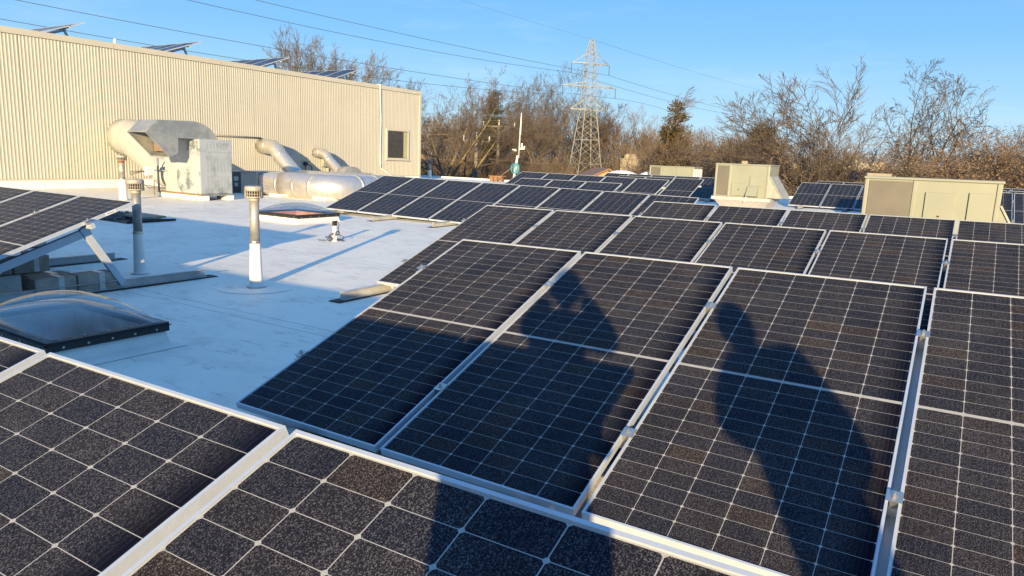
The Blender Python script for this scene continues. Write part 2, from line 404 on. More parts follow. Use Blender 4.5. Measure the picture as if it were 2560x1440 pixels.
mb.box(WX-24, WY+.001, GZ, WX-.0, WY+.02, 4.46)
local(tb, mb).build("wall", M['siding'], tb)
mb = MB(); mb.box(WX-.02, WY-.10, .15, WX+.034, WY+.04, 4.45); local(tb, mb).build("corner_trim", M['coping'], tb)
mb = MB(); mb.box(WX-.30, -12, 4.452, WX+.05, WY+.06, 4.63)
mb.box(WX-24, WY-.2, 4.455, WX-.31, WY+.06, 4.628)
cp = local(tb, mb).build("coping", M['coping'], tb)
for yy in (2.9, 6.9, 10.9, 14.9, 18.9, 22.9):
    mb = MB(); mb.box(WX+.051, yy-.008, 4.46, WX+.053, yy+.008, 4.62); local(tb, mb).build("coping_joint", M['wall_dark'], cp)
# base trim, flashing upstand and cant
mb = MB(); vs = []
def strip(mb, prof, y0, y1, step=3.0):
    n = max(1, int((y1-y0)/step)); ys_ = [y0+(y1-y0)*i/n for i in range(n+1)]; vs = []; m = len(prof)
    for yy in ys_:
        for (dx, dz, mode) in prof:
            vs.append((WX+dx, yy, (wall_base_z(yy) if mode else roof_z(yy))+dz))
    fs = [(i*m+k, (i+1)*m+k, (i+1)*m+k+1, i*m+k+1) for i in range(n) for k in range(m-1)]
    mb.add(vs, fs)
strip(mb, [(.018, .035, 1), (.045, .03, 1), (.045, .0, 1), (.03, -.01, 1)], -12, WY)
local(tb, mb).build("base_trim", M['coping'], tb)
mb = MB(); strip(mb, [(.028, .0, 1), (.032, -.10, 1), (.06, -.11, 1), (.06, -.13, 1), (.10, .03, 0), (.34, .003, 0)], -12, WY)
local(tb, mb).build("base_flashing", M['flash'], tb)
# window
wy0, wy1, wz0, wz1 = 24.02, 25.50, 1.25, 2.56
w = MB()
for a in ((wy0-.09, wz0-.09, wy1+.09, wz0), (wy0-.09, wz1, wy1+.09, wz1+.09), (wy0-.09, wz0, wy0, wz1), (wy1, wz0, wy1+.09, wz1)):
    w.box(WX-.01, a[0], a[1], WX+.06, a[2], a[3])
wf = local(tb, w).build("window", M['coping'], tb)
w = MB(); w.box(WX+.020, wy0, wz0, WX+.026, wy1, wz1); local(tb, w).build("pane", M['glass'], wf)
w = MB(); w.box(WX+.0265, wy1-.30, wz0+.02, WX+.030, wy1-.03, wz1-.03)  # thin strip added over the pane, standing in for the pale green reveal
local(tb, w).build("window_reveal", plain("pale_green_reveal", (.33, .35, .2), .6), wf)
w = MB(); w.box(WX+.0, wy0-.14, wz0-.12, WX+.10, wy1+.14, wz0-.09); local(tb, w).build("sill", M['coping'], wf)
# thin conduit down the wall
c = MB(); a = at_x(951, 205, WX+.06); b_ = at_x(950, 420, WX+.06); e = at_x(975, 447, WX+.35)
c.tube([(WX-.2, a.y, 4.66), (WX+.07, a.y, 4.66), (WX+.07, a.y-.02, 4.4), (WX+.06, b_.y+.05, 3), (WX+.06, b_.y, 1.0), (WX+.08, b_.y+.03, .75), (WX+.4, b_.y+.9, .2)], .022, 8)
thing_mesh("conduit", c, M['white'], "thin white conduit running down the cream siding left of the window", "conduit", base=(WX+.07, a.y, .2))
c = MB(); c.tube([(-23, 12.2, 4.2), (-23, 12.2, 5.08)], .05, 10)
thing_mesh("vent_stub", c, M['white'], "small white post sticking up behind the coping of the tall building", "vent pipe", base=(-23, 12.2, 4.2))

# ================================================================== SOLAR ARRAYS
TILT = 0.3525
def panel_mesh():
    mb = MB(); mb.box(.004, .004, -.031, PW-.004, PL-.004, -.004)
    me = bpy.data.meshes.new("solar_panel"); me.from_pydata(mb.v, [], mb.f); me.update(); return me
def frame_mesh():
    mb = MB(); l = .010; t = .0015
    mb.box(0, 0, -.035, PW, l, t); mb.box(0, PL-l, -.035, PW, PL, t)
    mb.box(0, l, -.0348, l, PL-l, t-.0003); mb.box(PW-l, l, -.0348, PW, PL-l, t-.0003)
    me = bpy.data.meshes.new("frame"); me.from_pydata(mb.v, [], mb.f); me.materials.append(M['alu']); me.update(); return me
def clamp_mesh():
    mb = MB(); g = PGAP
    mb.box(-g/2-.011, -.03, .0018, g/2+.011, .03, .006); mb.box(-g/2+.004, -.03, -.03, g/2-.004, .03, .0018)
    mb.lathe((0, 0, .006), [(.011, 0), (.011, .009), (.006, .010), (.006, .020)], 6, False)
    me = bpy.data.meshes.new("panel_clamp"); me.from_pydata(mb.v, [], mb.f); me.materials.append(M['steel']); me.update(); return me
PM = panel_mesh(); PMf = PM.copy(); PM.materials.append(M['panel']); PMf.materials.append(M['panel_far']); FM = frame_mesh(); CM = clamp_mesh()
def solar_array(x0, y0, z0, n, label, az=0.0, sx=0.0, tilt=TILT, far=False, group="rows of tilted solar panels on the roof", rails=None, rear=.55, front=.6, base=None, clamps=True, first=0, deep=.12, railstep=1.75, name="solar_array"):
    gz = roof_z(y0) if base is None else base
    root = empty(name, (x0, y0, gz), label, "solar panels", group, az)
    h = z0-gz; ct, st = math.cos(tilt), math.sin(tilt)
    def P(u, v, w=0): return Vector((u, v*ct-w*st, h+u*sx+v*st+w*ct))
    for i in range(n):
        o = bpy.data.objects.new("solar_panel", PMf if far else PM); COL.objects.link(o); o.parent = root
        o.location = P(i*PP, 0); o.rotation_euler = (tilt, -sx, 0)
        f = bpy.data.objects.new("frame", FM); COL.objects.link(f); f.parent = o
    if clamps:
        for i in range(n+1):
            for v in (.23*PL, .77*PL):
                o = bpy.data.objects.new("panel_clamp", CM); COL.objects.link(o); o.parent = root
                o.location = P(i*PP-PGAP/2, v); o.rotation_euler = (tilt, -sx, 0)
    W = n*PP-PGAP
    for v in (.23*PL, .77*PL):
        mb = MB(); a, b = P(-.07, v, -.058), P(W+.07, v, -.058)
        mb.bar(a, b, .045, .045, (0, -st, ct)); mb.build("purlin", M['alu'], root)
    if rails is None:
        k = max(2, int(round(W/railstep))+1); ins = min(.45, W*.2)
        rails = [ins+(W-2*ins)*i/(k-1) for i in range(k)]
    for u in rails:
        hz = -h+0   # local z of ground under the root is 0
        mb = MB(); y1 = PL*ct+rear
        dz0, dz1 = roof_z(y0-front)-roof_z(y0), roof_z(y0+y1)-roof_z(y0)
        if base is not None: dz0 = dz1 = 0
        mb.bar((u, -front, dz0+.055), (u, y1, dz1+.055), .006, .09); mb.bar((u+.028, -front, dz0+.013), (u+.028, y1, dz1+.013), .05, .006); mb.bar((u+.022, -front, dz0+.098), (u+.022, y1, dz1+.098), .05, .005)
        g = mb.build("ground_rail", M['alu_dull'], root)
        mb = MB(); mb.bar((u+.01, -front-.1, dz0+.006), (u+.01, y1+.12, dz1+.006), .16, .008); mb.build("rail_pad", M['rubber'], g)
        mb = MB(); a, b = P(u, .06*PL, -deep), P(u, .80*PL, -deep)
        a.z = max(a.z, .06)
        mb.bar(a, b, .05, .08, (0, -st, ct)); mb.build("sloped_beam", M['alu'], root)
        mb = MB(); a = P(u+.02, .77*PL, -.10); mb.bar(a, (u+.02, .77*PL*ct+.42, .05+dz1*.6), .05, .065, (0, 1, 0)); mb.build("leg", M['alu'], root)
    return root
ROWS = [
 dict(x0=1.046-2*PP, y0=-3.486-2*PP*.0084, z0=-.0101-2*PP*.0146, n=4, sx=.0146, az=.0084, rails=[.5, 2.2, 3.9], label="nearest frosted solar row, cutting across the bottom left corner"),
 dict(x0=1.046+.024-10*PP, y0=-3.512, z0=-.041, n=8, sx=0, clamps=False, label="continuation of the nearest solar row, just outside the photo's lower left"),
 dict(x0=0, y0=0, z0=0, n=6, az=.0069, sx=.0078, tilt=.3439, label="large solar row in the middle carrying the shadows of two people"),
 dict(x0=-2.1485, y0=3.4184, z0=-.002, n=9, az=-.0091, sx=.0068, tilt=.353, rails=[.06, 1.8, 3.5, 5.2, 6.9, 8.6], label="solar row directly behind the one carrying the people's shadows"),
 dict(x0=-1.0419, y0=6.7082, z0=.027, n=9, az=-.0036, sx=.0057, tilt=.353, label="solar row third back, just in front of the beige rooftop units"),
 dict(x0=-9.8391, y0=9.803, z0=.062, n=8, az=.0105, sx=-.009, tilt=.3556, far=True, rails=[.4, 2.1, 3.8, 5.6, 7.6], label="long blue solar row starting beside the silver ducts"),
 dict(x0=-7.7283, y0=13.3476, z0=.099, n=3, far=True, label="short solar row of three panels behind the long blue row"),
 dict(x0=-9.8162, y0=16.7614, z0=.2137, n=5, sx=-.0078, tilt=.3558, far=True, label="solar row of five panels, second behind the long blue row"),
 dict(x0=-7.634, y0=20.153, z0=.17, n=3, far=True, tilt=.364, label="three-panel solar row left of the square beige unit"),
 dict(x0=-10.356, y0=24.92, z0=.20, n=7, far=True, label="farthest solar row on the left, below the small white-sided unit"),
 dict(x0=-2.038, y0=24.57, z0=.186, n=5, far=True, label="solar row between the square beige unit and the long beige unit"),
 dict(x0=-2.153, y0=28.645, z0=.22, n=6, far=True, clamps=False, label="farthest solar row in the gap between the two right-hand units"),
]
def frame_label(root, i, v, tilt):
    # small printed label on the outer side of panel i's right frame
    pan = [c for c in root.children if c.name.startswith('solar_panel')][i]
    mb = MB(); mb.box(PW+.0003, v, -.029, PW+.0012, v+.11, -.005); o = mb.build("frame_label", M['white'], pan)
    mb = MB(); k = 0
    while k < 15:
        mb.box(PW+.0013, v+.014+k*.0055, -.022, PW+.0019, v+.014+k*.0055+.0032, -.022+(.011 if k % 4 else .008)); k += 1
    mb.build("label_print", M['black'], pan)
for r in ROWS:
    r.setdefault('group', "rows of tilted solar panels on the roof"); root_ = solar_array(**r)
    if r['n'] == 4: frame_label(root_, 1, 1.93, TILT)
lr_ = solar_array(-4.073-6*PP+PGAP, -.317, .044, 6, "solar row at the left with open aluminium legs and concrete ballast", az=.0, tilt=.346,
            rails=[.6, 2.4, 4.25, 6*PP-PGAP-.20], rear=.92, deep=.16)
frame_label(lr_, 5, 1.93, .346)
for i, (y0, lab) in enumerate(((16.9, "nearest of the four solar rows behind the long beige unit at the right edge"), (20.2, "second of the four solar rows behind the long beige unit at the right edge"), (23.6, "third of the four solar rows behind the long beige unit at the right edge"))):
    px = [2533.6, 2519.7, 2528][i]; P = at_y(px, [482.5, 477, 471.4][i], y0+2.12)
    solar_array(P.x-PP*3+PGAP/2+(0 if i == 0 else 0), y0, P.z-.777, 8, lab, far=True, clamps=(i == 0)) if i else solar_array(P.x-PP*2+PGAP/2, y0, P.z-.777, 8, lab, far=True)
# rows on top of the tall building
for i, (y, z, lab) in enumerate(((10.44, 5.24, "leftmost solar row on top of the tall cream building"), (14.64, 5.29, "second solar row from the left on top of the tall cream building"),
                   (18.76, 5.29, "third solar row from the left on top of the tall cream building, against bare trees"), (22.89, 5.31, "rightmost solar row on top of the tall cream building"))):
    solar_array(-21.5-4*PP, y-2.12, z-.777, 4, lab, far=True, base=4.2, group="solar rows on the tall building", front=.3, rear=.2)
# ballast blocks on the left row's ground rails
def ballast(x, y, lab, w=.19, l=.39, h=.19):
    t = empty("concrete_block", (x, y, roof_z(y)+.0), lab, "concrete block", "concrete ballast blocks on the left row's rails")
    mb = MB(); mb.box(-w/2, -l/2+.002, .012, w/2, l/2-.002, h+.012); b = mb.build("block", M['concrete'], t, bevel=.008)
    mb = MB(); mb.box(w/2+.0008, .02, .02, w/2+.003, .075, h+.016); mb.box(-w/2-.02, .02, h+.0128, w/2+.003, .075, h+.0155); mb.build("strap", M['twine'], t)
ballast(-4.34, 1.47, "concrete ballast block nearest the leg foot of the left solar row")
ballast(-4.34, 1.07, "concrete ballast block left of the one by the leg foot, front pair")
ballast(-4.56, 1.12, "concrete ballast block behind the front pair, without lit top")
ballast(-5.93, 1.55, "rear concrete ballast block beside the second leg of the left solar row")
ballast(-5.93, 1.15, "rear concrete ballast block under the sloped beam, left of the second leg's block")
ballast(-5.93, .75, "leftmost rear concrete ballast block at the photo's left edge")

# ================================================================== PIPES
def vent_pipe(bx, by, h, boot_h, r, label, rust=False, rz=0):
    z = roof_z(by); t = empty("vent_pipe", (bx, by, z), label, "vent pipe", "capped vent pipes on the roof")
    mb = MB(); mb.lathe((0, 0, 0), [(r*2.1, .004), (r*1.45, .012), (r*1.38, .05), (r*1.12, boot_h-.02), (r*1.10, boot_h)], 24); mb.build("boot", M['boot'], t)
    mb = MB(); mb.lathe((0, 0, 0), [(r*1.16, boot_h-.015), (r*1.2, boot_h-.01), (r*1.2, boot_h+.012), (r*1.15, boot_h+.016)], 24); mb.build("hose_clamp", M['steel'], t)
    mb = MB(); mb.lathe((0, 0, 0), [(r, boot_h-.02), (r, h-.10)], 24); mb.build("pipe", M['pipe'], t)
    mb = MB(); mb.tube([(.44*math.cos(a_*.1), .44*math.sin(a_*.1), .002) for a_ in range(-18, 5)], .0022, 5); mb.build("sealant_line", M["grey_unit"], t)
    if rust:
        mb = MB(); mb.lathe((0, 0, 0), [(r*1.04, h-.19), (r*1.05, h-.14), (r*1.04, h-.11)], 18); mb.build("rust_band", M['rust'], t)
    else:
        mb = MB(); mb.lathe((0, 0, 0), [(r*1.08, h-.17), (r*1.1, h-.15), (r*1.08, h-.10)], 24); mb.build("collar", M['cap'], t)
    c = MB(); R_ = r*1.9
    c.lathe((0, 0, 0), [(R_*.97, h-.055), (R_, h-.04), (R_, h-.02), (R_*.96, h-.008), (R_*.85, h-.001), (R_*.5, h+.002)], 28)
    c.lathe((0, 0, 0), [(R_*.72, h-.132), (R_*.97, h-.13), (R_, h-.12), (R_, h-.114), (R_*.96, h-.113)], 28)
    cap = c.build("cap", M['cap'], t)
    g = MB()
    for k in range(22):
        a = 2*math.pi*k/22; x, y = R_*.95*math.cos(a), R_*.95*math.sin(a); g.bar((x, y, h-.118), (x, y, h-.05), .006, .006)
    g.lathe((0, 0, 0), [(R_*.975, h-.088), (R_*.975, h-.083), (R_*.94, h-.083), (R_*.94, h-.088), (R_*.975, h-.088)], 28)
    g.build("cap_grille", M['cap'], cap)
    g = MB(); g.lathe((0, 0, 0), [(R_*.7, h-.131), (R_*.7, h-.056)], 20); g.build("cap_core", M['dark'], cap)
    return t
vent_pipe(-3.342, 2.739, 1.13, .51, .052, "tall vent pipe with white boot standing alone in the middle of the roof")
vent_pipe(-5.008, 2.364, 1.13, .50, .050, "vent pipe beside the left solar row, half in shade")
vent_pipe(-15.783, 8.179, 1.18, .56, .075, "rusty-topped vent pipe in front of the big painted duct", rust=True)
P4 = at_y(1074, 447, 29.5)
t = vent_pipe(P4.x, 29.5, 1.08, .5, .085, "far vent pipe with an orange rust band, right of the tall building's corner", rust=True)
# short stub with coiled cable
B = on_roof(837, 603); t = empty("cable_stub", (B.x, B.y, B.z), "short white pipe stub with black top and a coil of black cable", "pipe stub")
mb = MB(); mb.lathe((0, 0, 0), [(.05, .003), (.042, .012), (.036, .03), (.033, .17), (.031, .27)], 18); mb.build("stub", M['boot'], t)
mb = MB(); mb.box(-.03, -.03, .262, .03, .03, .345); mb.build("stub_cap", M['black'], t, bevel=.004)
rnd = random.Random(4)
mb = MB()
for k in range(4):
    pts = []
    cx, cy, tz = rnd.uniform(-.02, .03), rnd.uniform(-.02, .02), rnd.uniform(.25, .6)
    for i in range(25):
        a = 2*math.pi*i/24; rr = .10+.03*k*.5
        pts.append((cx+rr*math.cos(a)*(.5+.2*k), cy+rr*math.sin(a), .012+(.03+.13*tz*(3-k)/2)*(1+math.sin(a+k*1.3))))
    mb.tube(pts, .0055, 6, False)
mb.tube([(0, 0, .345), (.02, .03, .35), (.03, .07, .29), (.02, .06, .17), (.03, .10, .08)], .0055, 6, False)
mb.tube([(-.12, -.1, .012), (-.2, -.14, .010), (-.26, -.13, .010)], .006, 6)
mb.build("cable", M['black'], t)

# ================================================================== SKYLIGHTS
def skylight(s, label, curb_mat, well, lit):
    x0, y0, x1, y1, zt = s; cx, cy = (x0+x1)/2, (y0+y1)/2; zr = roof_z(y0)
    t = empty("skylight", (cx, cy, zr), label, "skylight", "domed skylights")
    hx, hy = (x1-x0)/2, (y1-y0)/2; zt -= zr; fh = .07
    c = MB(); i = .055; zb = zt-fh+.002
    # sloped curb walls as a ring
    def ring(a, za, b, zb_):
        p = [(-a[0], -a[1], za), (a[0], -a[1], za), (a[0], a[1], za), (-a[0], a[1], za)]; q = [(-b[0], -b[1], zb_), (b[0], -b[1], zb_), (b[0], b[1], zb_), (-b[0], b[1], zb_)]
        return p+q, [(k, (k+1) % 4, (k+1) % 4+4, k+4) for k in range(4)]
    c.add(*ring((hx+.10, hy+.10), .004, (hx+.005, hy+.005), .035)); c.add(*ring((hx+.005, hy+.005), .035, (hx-.02, hy-.02), zb)); c.add(*ring((hx-.02, hy-.02), zb, (hx-.10, hy-.10), zb))
    c.build("curb", curb_mat, t)
    w = MB(); v, f = ring((hx-.1205, hy-.1205), zt-.03, (hx-.1205, hy-.1205), -.42); w.add(v, [g_ for g_ in f]); w.add([(-hx, -hy, -.42), (hx, -hy, -.42), (hx, hy, -.42), (-hx, hy, -.42)], [(0, 1, 2, 3)])
    w.build("light_well", well, t)
    fr = MB(); a = .08
    fr.box(-hx-.005, -hy-.005, zt-fh, hx+.005, -hy+a, zt); fr.box(-hx-.005, hy-a, zt-fh, hx+.005, hy+.005, zt)
    fr.box(-hx-.005, -hy+a, zt-fh+.001, -hx+a, hy-a, zt-.001); fr.box(hx-a, -hy+a, zt-fh+.001, hx+.005, hy-a, zt-.001)
    fr.box(-hx-.018, -hy-.018, zt-.024, hx+.018, -hy-.005, zt-.018); fr.box(hx+.005, -hy-.018, zt-.024, hx+.018, hy+.018, zt-.018)
    fo = fr.build("frame", M['frame_dark'], t)
    for k in range(5):
        u = -hy+.1+(2*hy-.2)*k/4; w_ = -hx+.1+(2*hx-.2)*k/4
        for bx_ in ((hx+.005, u-.008, zt-.052, hx+.009, u+.008, zt-.038), (hx-.05, u-.008, zt, hx-.034, u+.008, zt+.004), (w_-.008, -hy-.009, zt-.052, w_+.008, -hy-.005, zt-.038)):
            sc = MB(); sc.box(*bx_); sc.build("screw", M['steel'], fo)
    for nm, H, ins in (("outer_dome", .20, .03), ("inner_dome", .125, .055)):
        d = MB(); n = 20; vs = []
        for i in range(n+1):
            for j in range(n+1):
                x = -1+2*i/n; y = -1+2*j/n
                g_ = (1-abs(x)**2.2)*(1-abs(y)**2.2); g_ = max(0, g_)**.6
                vs.append((x*(hx-ins), y*(hy-ins), zt+.003+H*g_))
        d.add(vs, [(i*(n+1)+j, (i+1)*(n+1)+j, (i+1)*(n+1)+j+1, i*(n+1)+j+1) for i in range(n) for j in range(n)], True)
        d.build(nm, M['acrylic'], t)
skylight(SK1, "large domed skylight with black frame in the shaded roof at lower left", M['flash'], M['wood_red'], False)
skylight(SK2, "small domed skylight with glowing orange interior in the sunlit roof", M['flash'], plain("orange_well_board", (.60, .30, .14), .6), True)

# gravel ballast tray with slabs behind the left row
t = empty("ballast_tray", (-11.2, 5.5, roof_z(5.5)), "black-lined tray of loose gravel behind the left solar row", "gravel tray")
mb = MB(); mb.box(-1.5, -.35, .004, .95, .65, .012); mb.tube([(.95, -.35, .015), (1.0, -.2, .05), (.95, .65, .02)], .03, 8); mb.build("liner", M['rubber'], t)
mb = MB(); rnd = random.Random(9)
for k in range(900):
    x, y = rnd.uniform(-1.4, .35), rnd.uniform(-.3, .6); r = rnd.uniform(.014, .03); z = .012+abs(rnd.gauss(0, .035))
    p = [(x+r*math.cos(a+k)*rnd.uniform(.7, 1.2), y+r*math.sin(a+k)*rnd.uniform(.7, 1.2), z+r*b) for b in (-.6, .6) for a in (0, 1.57, 3.14, 4.71)]
    mb.hexa(p)
mb.build("gravel", M['gravel'], t)
mb = MB(); mb.bar((.0, .3, .09), (.85, .22, .09), .45, .04)
thing_mesh("paving_slab", mb, M['concrete'], "thin grey concrete slab lying on the gravel tray", "slab", base=(0, 0, 0)).location = (-11.2+.1, 5.5, roof_z(5.5)+.0)
# ================================================================== ROOFTOP PLANT BY THE WALL
def bolts(): pass
# big cabinet with louvres and hood
hx0, hx1, hy0, hy1, hz0, hz1 = -15.68, -14.6, 9.68, 10.70, .11, 1.62
t = empty("ventilation_unit", (-15.2, 10.0, roof_z(10)), "tall weathered ventilation cabinet with louvres and a big galvanised hood", "ventilation unit")
mb = MB(); mb.box(hx0, hy0, hz0, hx1, hy1, hz1)
body = local(t, mb).build("cabinet", M['hvac'], t, bevel=.008)
mb = MB(); mb.box(hx1+.0005, hy0+.02, 1.28, hx1+.014, hy1-.01, hz1-.01); mb.box(hx1+.0005, hy0+.02, hz0+.02, hx1+.012, hy1-.01, 1.265)
local(t, mb).build("access_panel", M['hvac_panel'], body)
mb = MB()
for (z0, z1, rows) in ((1.36, 1.53, 6), (.74, 1.12, 12), (.25, .60, 11)):
    for c in range(7):
        y = hy0+.20+c*.105
        for r in range(rows):
            z = z0+(z1-z0)*r/(rows-1); mb.box(hx1+.0145, y, z-.004, hx1+.022, y+.062, z+.006)
local(t, mb).build("louvres", M['hvac_panel'], body)
mb = MB(); mb.box(hx0+.02, hy0-.008, hz0+.02, hx1-.02, hy0-.0005, hz1-.02); local(t, mb).build("side_panel", M['hvac'], body)
mb = MB(); mb.box(hx1-.11, hy0-.010, hz1-.13, hx1-.05, hy0-.0085, hz1-.06); local(t, mb).build("sticker", plain("red_sticker", (.35, .12, .08), .5), body)
hp = [(8.66, 2.06), (8.31, 1.74), (8.95, 1.11), (9.17, 1.22), (9.19, 1.625), (9.70, 1.62), (10.40, 1.60), (10.34, 1.72), (10.25, 1.84), (10.13, 1.94), (9.98, 2.02), (9.80, 2.07), (9.6, 2.085)]
X1 = -14.78; X0 = -15.62
mb = MB()
side = [(X1, y, z) for y, z in hp]; n = len(hp)
p = [(X1, y, z) for y, z in hp]; q = [(X0, y, z) for y, z in hp]
fs = [tuple(range(n-1, -1, -1)), tuple(range(n, 2*n))]+[(i, (i+1) % n, (i+1) % n+n, i+n) for i in range(n) if i != 1]
mb.add(p+q, fs); hood = local(t, mb).build("hood", M['galv'], t)
sol = hood.modifiers.new("sheet", 'SOLIDIFY'); sol.thickness = .015; sol.offset = 0
mb = MB()
a, b = Vector((0, 8.31, 1.74)), Vector((0, 8.95, 1.11)); d = (b-a).normalized(); nrm = Vector((0, -d.z, d.y))*-1
for x in (X0, X1): mb.bar((x, a.y, a.z), (x, b.y, b.z), .05, .03, (1, 0, 0))
for v in (a, b): mb.bar((X0, v.y, v.z), (X1, v.y, v.z), .05, .03)
local(t, mb).build("hood_flange", M['galv'], hood)
mb = MB(); mb.bar((X0+.02, a.y+.12, a.z-.01), (X0+.02, b.y+.04, b.z+.02), .01, .3, (1, 0, 0)); 
mb = MB(); mb.box(X0+.03, 9.0, 1.25, X1-.03, 9.02, 1.9); local(t, mb).build("bird_screen", plain("rusty_screen", (.20, .14, .10), .7), hood)
mb = MB(); mb.box(-16.6, 9.66, -.06, -14.45, 9.86, .07); mb.box(-15.0, 10.45, -.06, -14.45, 10.65, .07); mb.box(-16.6, 10.45, -.06, -15.8, 10.65, .07)
local(t, mb).build("curb", M['flash'], t, bevel=.02)
mb = MB(); mb.box(-16.6, 9.64, .071, -14.5, 9.70, .105); local(t, mb).build("base_board", M['wood_curb'], t)
mb = MB(); mb.box(-16.6, 9.72, .072, -14.48, 10.62, .108); local(t, mb).build("base_rail", M['galv'], t)
mb = MB(); mb.tube([(-16.62, 9.7, .10), (-16.62, 9.7, 1.05)], .03, 8); mb.tube([(-16.9, 9.75, .68), (-16.62, 9.7, .70), (-16.2, 9.72, .69), (-16.1, 9.8, .6)], .018, 8)
local(t, mb).build("support_post", M['galv'], t)
mb = MB(); mb.box(-16.35, 9.75, .108, -15.70, 10.55, 1.12); local(t, mb).build("fan_box", M['duct_paint'], t, bevel=.01)
# painted round duct out of the wall
D1 = at_x(300, 352, WX)
mb = MB()
mb.tube([(WX-.05, D1.y+.15, 1.62), (WX+.45, D1.y+.15, 1.62), (WX+.85, D1.y+.10, 1.58), (WX+1.3, D1.y, 1.40), (-18.3, 10.75, .95), (-17.2, 10.35, .62), (-16.3, 10.2, .52)], [.60, .60, .60, .59, .55, .46, .42], 26)
mb.tube([(WX+.82, D1.y+.10, 1.585), (WX+.86, D1.y+.098, 1.575)], .615, 26); mb.tube([(WX+.44, D1.y+.15, 1.62), (WX+.48, D1.y+.149, 1.618)], .612, 26)
thing_mesh("painted_duct", mb, M['duct_paint'], "big round cream-painted duct coming out of the wall behind the cabinet", "duct", base=(WX, D1.y, roof_z(11)))
# switch box on stand with hanging cables
B = on_roof(375, 470); q = empty("switch_box", (-17.3, 9.6, roof_z(9.6)), "small white switch box with looping grey cables left of the ventilation cabinet", "electrical box")
S1 = at_x(372, 427, -17.3)
mb = MB(); mb.box(-17.36, S1.y-.12, S1.z-.13, -17.2, S1.y+.12, S1.z+.13); local(q, mb).build("box", M['white'], q, bevel=.01)
mb = MB(); mb.tube([(-17.3, S1.y+.14, roof_z(10)), (-17.3, S1.y+.14, S1.z+.05)], .02, 8); mb.tube([(-17.3, S1.y+.14, .1), (-16.7, S1.y+.5, .1)], .02, 8); local(q, mb).build("stand", M['galv'], q)
mb = MB()
for k in range(3):
    mb.tube([(-17.3, S1.y-.1, S1.z), (-17.3, S1.y-.55, S1.z-.02-.05*k), (-17.3, S1.y-.6+.12*k, S1.z-.25), (-17.3, S1.y-.1+.05*k, .22-.05*k), (-17.2, S1.y+.5, .14-.03*k), (-17.0, S1.y+.9, .26)], .012, 6)
local(q, mb).build("cable", M['grey_unit'], q)
# thin bar on the wall between the hood and first silver duct
mb = MB(); a = at_x(530, 338, WX+.06); b = at_x(652, 345, WX+.06); mb.tube([a, b], .03, 8)
thing_mesh("wall_bar", mb, M['grey_unit'], "thin grey horizontal bar on the siding between the hood and the silver elbow duct", "pipe", base=a)

# grey control unit and beige box
t = empty("control_unit", (-17.6, 12.9, roof_z(12.9)), "dark grey control cabinet in the shadow of the ventilation unit", "electrical cabinet")
mb = MB(); mb.box(-18.3, 12.4, .0, -17.0, 13.38, .63); local(t, mb).build("cabinet", M['grey_unit'], t, bevel=.01)
mb = MB(); mb.box(-18.34, 12.36, .6305, -16.96, 13.42, .66); local(t, mb).build("lid", M['grey_unit'], t)
mb = MB(); mb.box(-16.999, 12.44, .05, -16.985, 12.80, .57); dr = local(t, mb).build("door", plain("dark_door", (.14, .14, .13), .5), t)
mb = MB(); mb.box(-16.984, 12.52, .36, -16.982, 12.68, .50); mb2 = MB(); mb2.box(-16.984, 12.54, .18, -16.982, 12.66, .30)
local(t, mb).build("notice", M['white'], dr); local(t, mb2).build("notice", M['white'], dr)
mb = MB(); mb.box(-16.999, 13.10, .40, -16.996, 13.24, .55); local(t, mb).build("notice", M['white'], t)
t = empty("beige_unit", (-16.1, 12.9, roof_z(12.9)), "small beige box unit feeding the fat silver duct", "ventilation unit")
mb = MB(); mb.box(-16.5, 12.42, .0, -15.72, 13.5, .68); local(t, mb).build("cabinet", M['duct_paint'], t, bevel=.01)
mb = MB(); mb.box(-16.55, 12.38, .6805, -15.68, 13.55, .71); local(t, mb).build("lid", M['duct_paint'], t)
# fat silver duct lying on the roof, with square-to-round transition
DA = 12.9
t = empty("silver_duct", (-14, DA, roof_z(DA)), "fat foil-wrapped silver duct lying on the roof, right of the beige box", "duct", "foil-wrapped ducts")
mb = MB(); n = 24; A = []; Bc = []
for k in range(n):
    a = 2*math.pi*(k+.5)/n; c, s_ = math.cos(a), math.sin(a); m_ = max(abs(c), abs(s_))
    A.append((-15.71, DA+.42*c/m_, .34+.33*s_/m_)); Bc.append((-15.0, DA+.40*c, .33+.40*s_))
mb.add(A+Bc, [(k, k+n, (k+1) % n+n, (k+1) % n) for k in range(n)]); local(t, mb).build("transition", M['foil'], t)
mb = MB(); mb.tube([(-15.02, DA, .33), (-14.5, DA, .33), (-13.9, DA-.01, .32), (-13.45, DA+.01, .31), (-13.1, DA+.14, .31), (-12.88, DA+.42, .31), (-12.8, DA+.8, .31), (-12.8, DA+1.6, .31), (-12.85, DA+2.6, .31), (-13.0, DA+3.4, .31)], [.40, .405, .41, .41, .41, .40, .40, .39, .38, .38], 28)
local(t, mb).build("duct_run", M['foil'], t)
for xx, yy, rr, dx, dy in ((-14.99, DA, .408, 1, 0), (-14.2, DA, .414, 1, 0), (-13.5, DA+.01, .42, 1, 0), (-12.8, DA+.9, .41, 0, 1), (-12.8, DA+1.7, .40, 0, 1)):
    mb = MB(); mb.tube([(xx-.04*dx, yy-.04*dy, .32), (xx+.04*dx, yy+.04*dy, .32)], rr, 28); local(t, mb).build("band", M['foil'], t)
for xx, yy in ((-14.85, DA), (-13.1, DA+.2), (-12.85, DA+1.5)):
    mb = MB(); mb.box(xx-.28, yy-.5, roof_z(yy)-.0, xx+.28, yy+.4, roof_z(yy)+.09); local(t, mb).build("curb", M['flash'], t, bevel=.015)
t = empty("rear_duct", (-17, 16.6, roof_z(16.6)), "pale round duct lying behind the fat silver one, below the larger elbow", "duct", "foil-wrapped ducts")
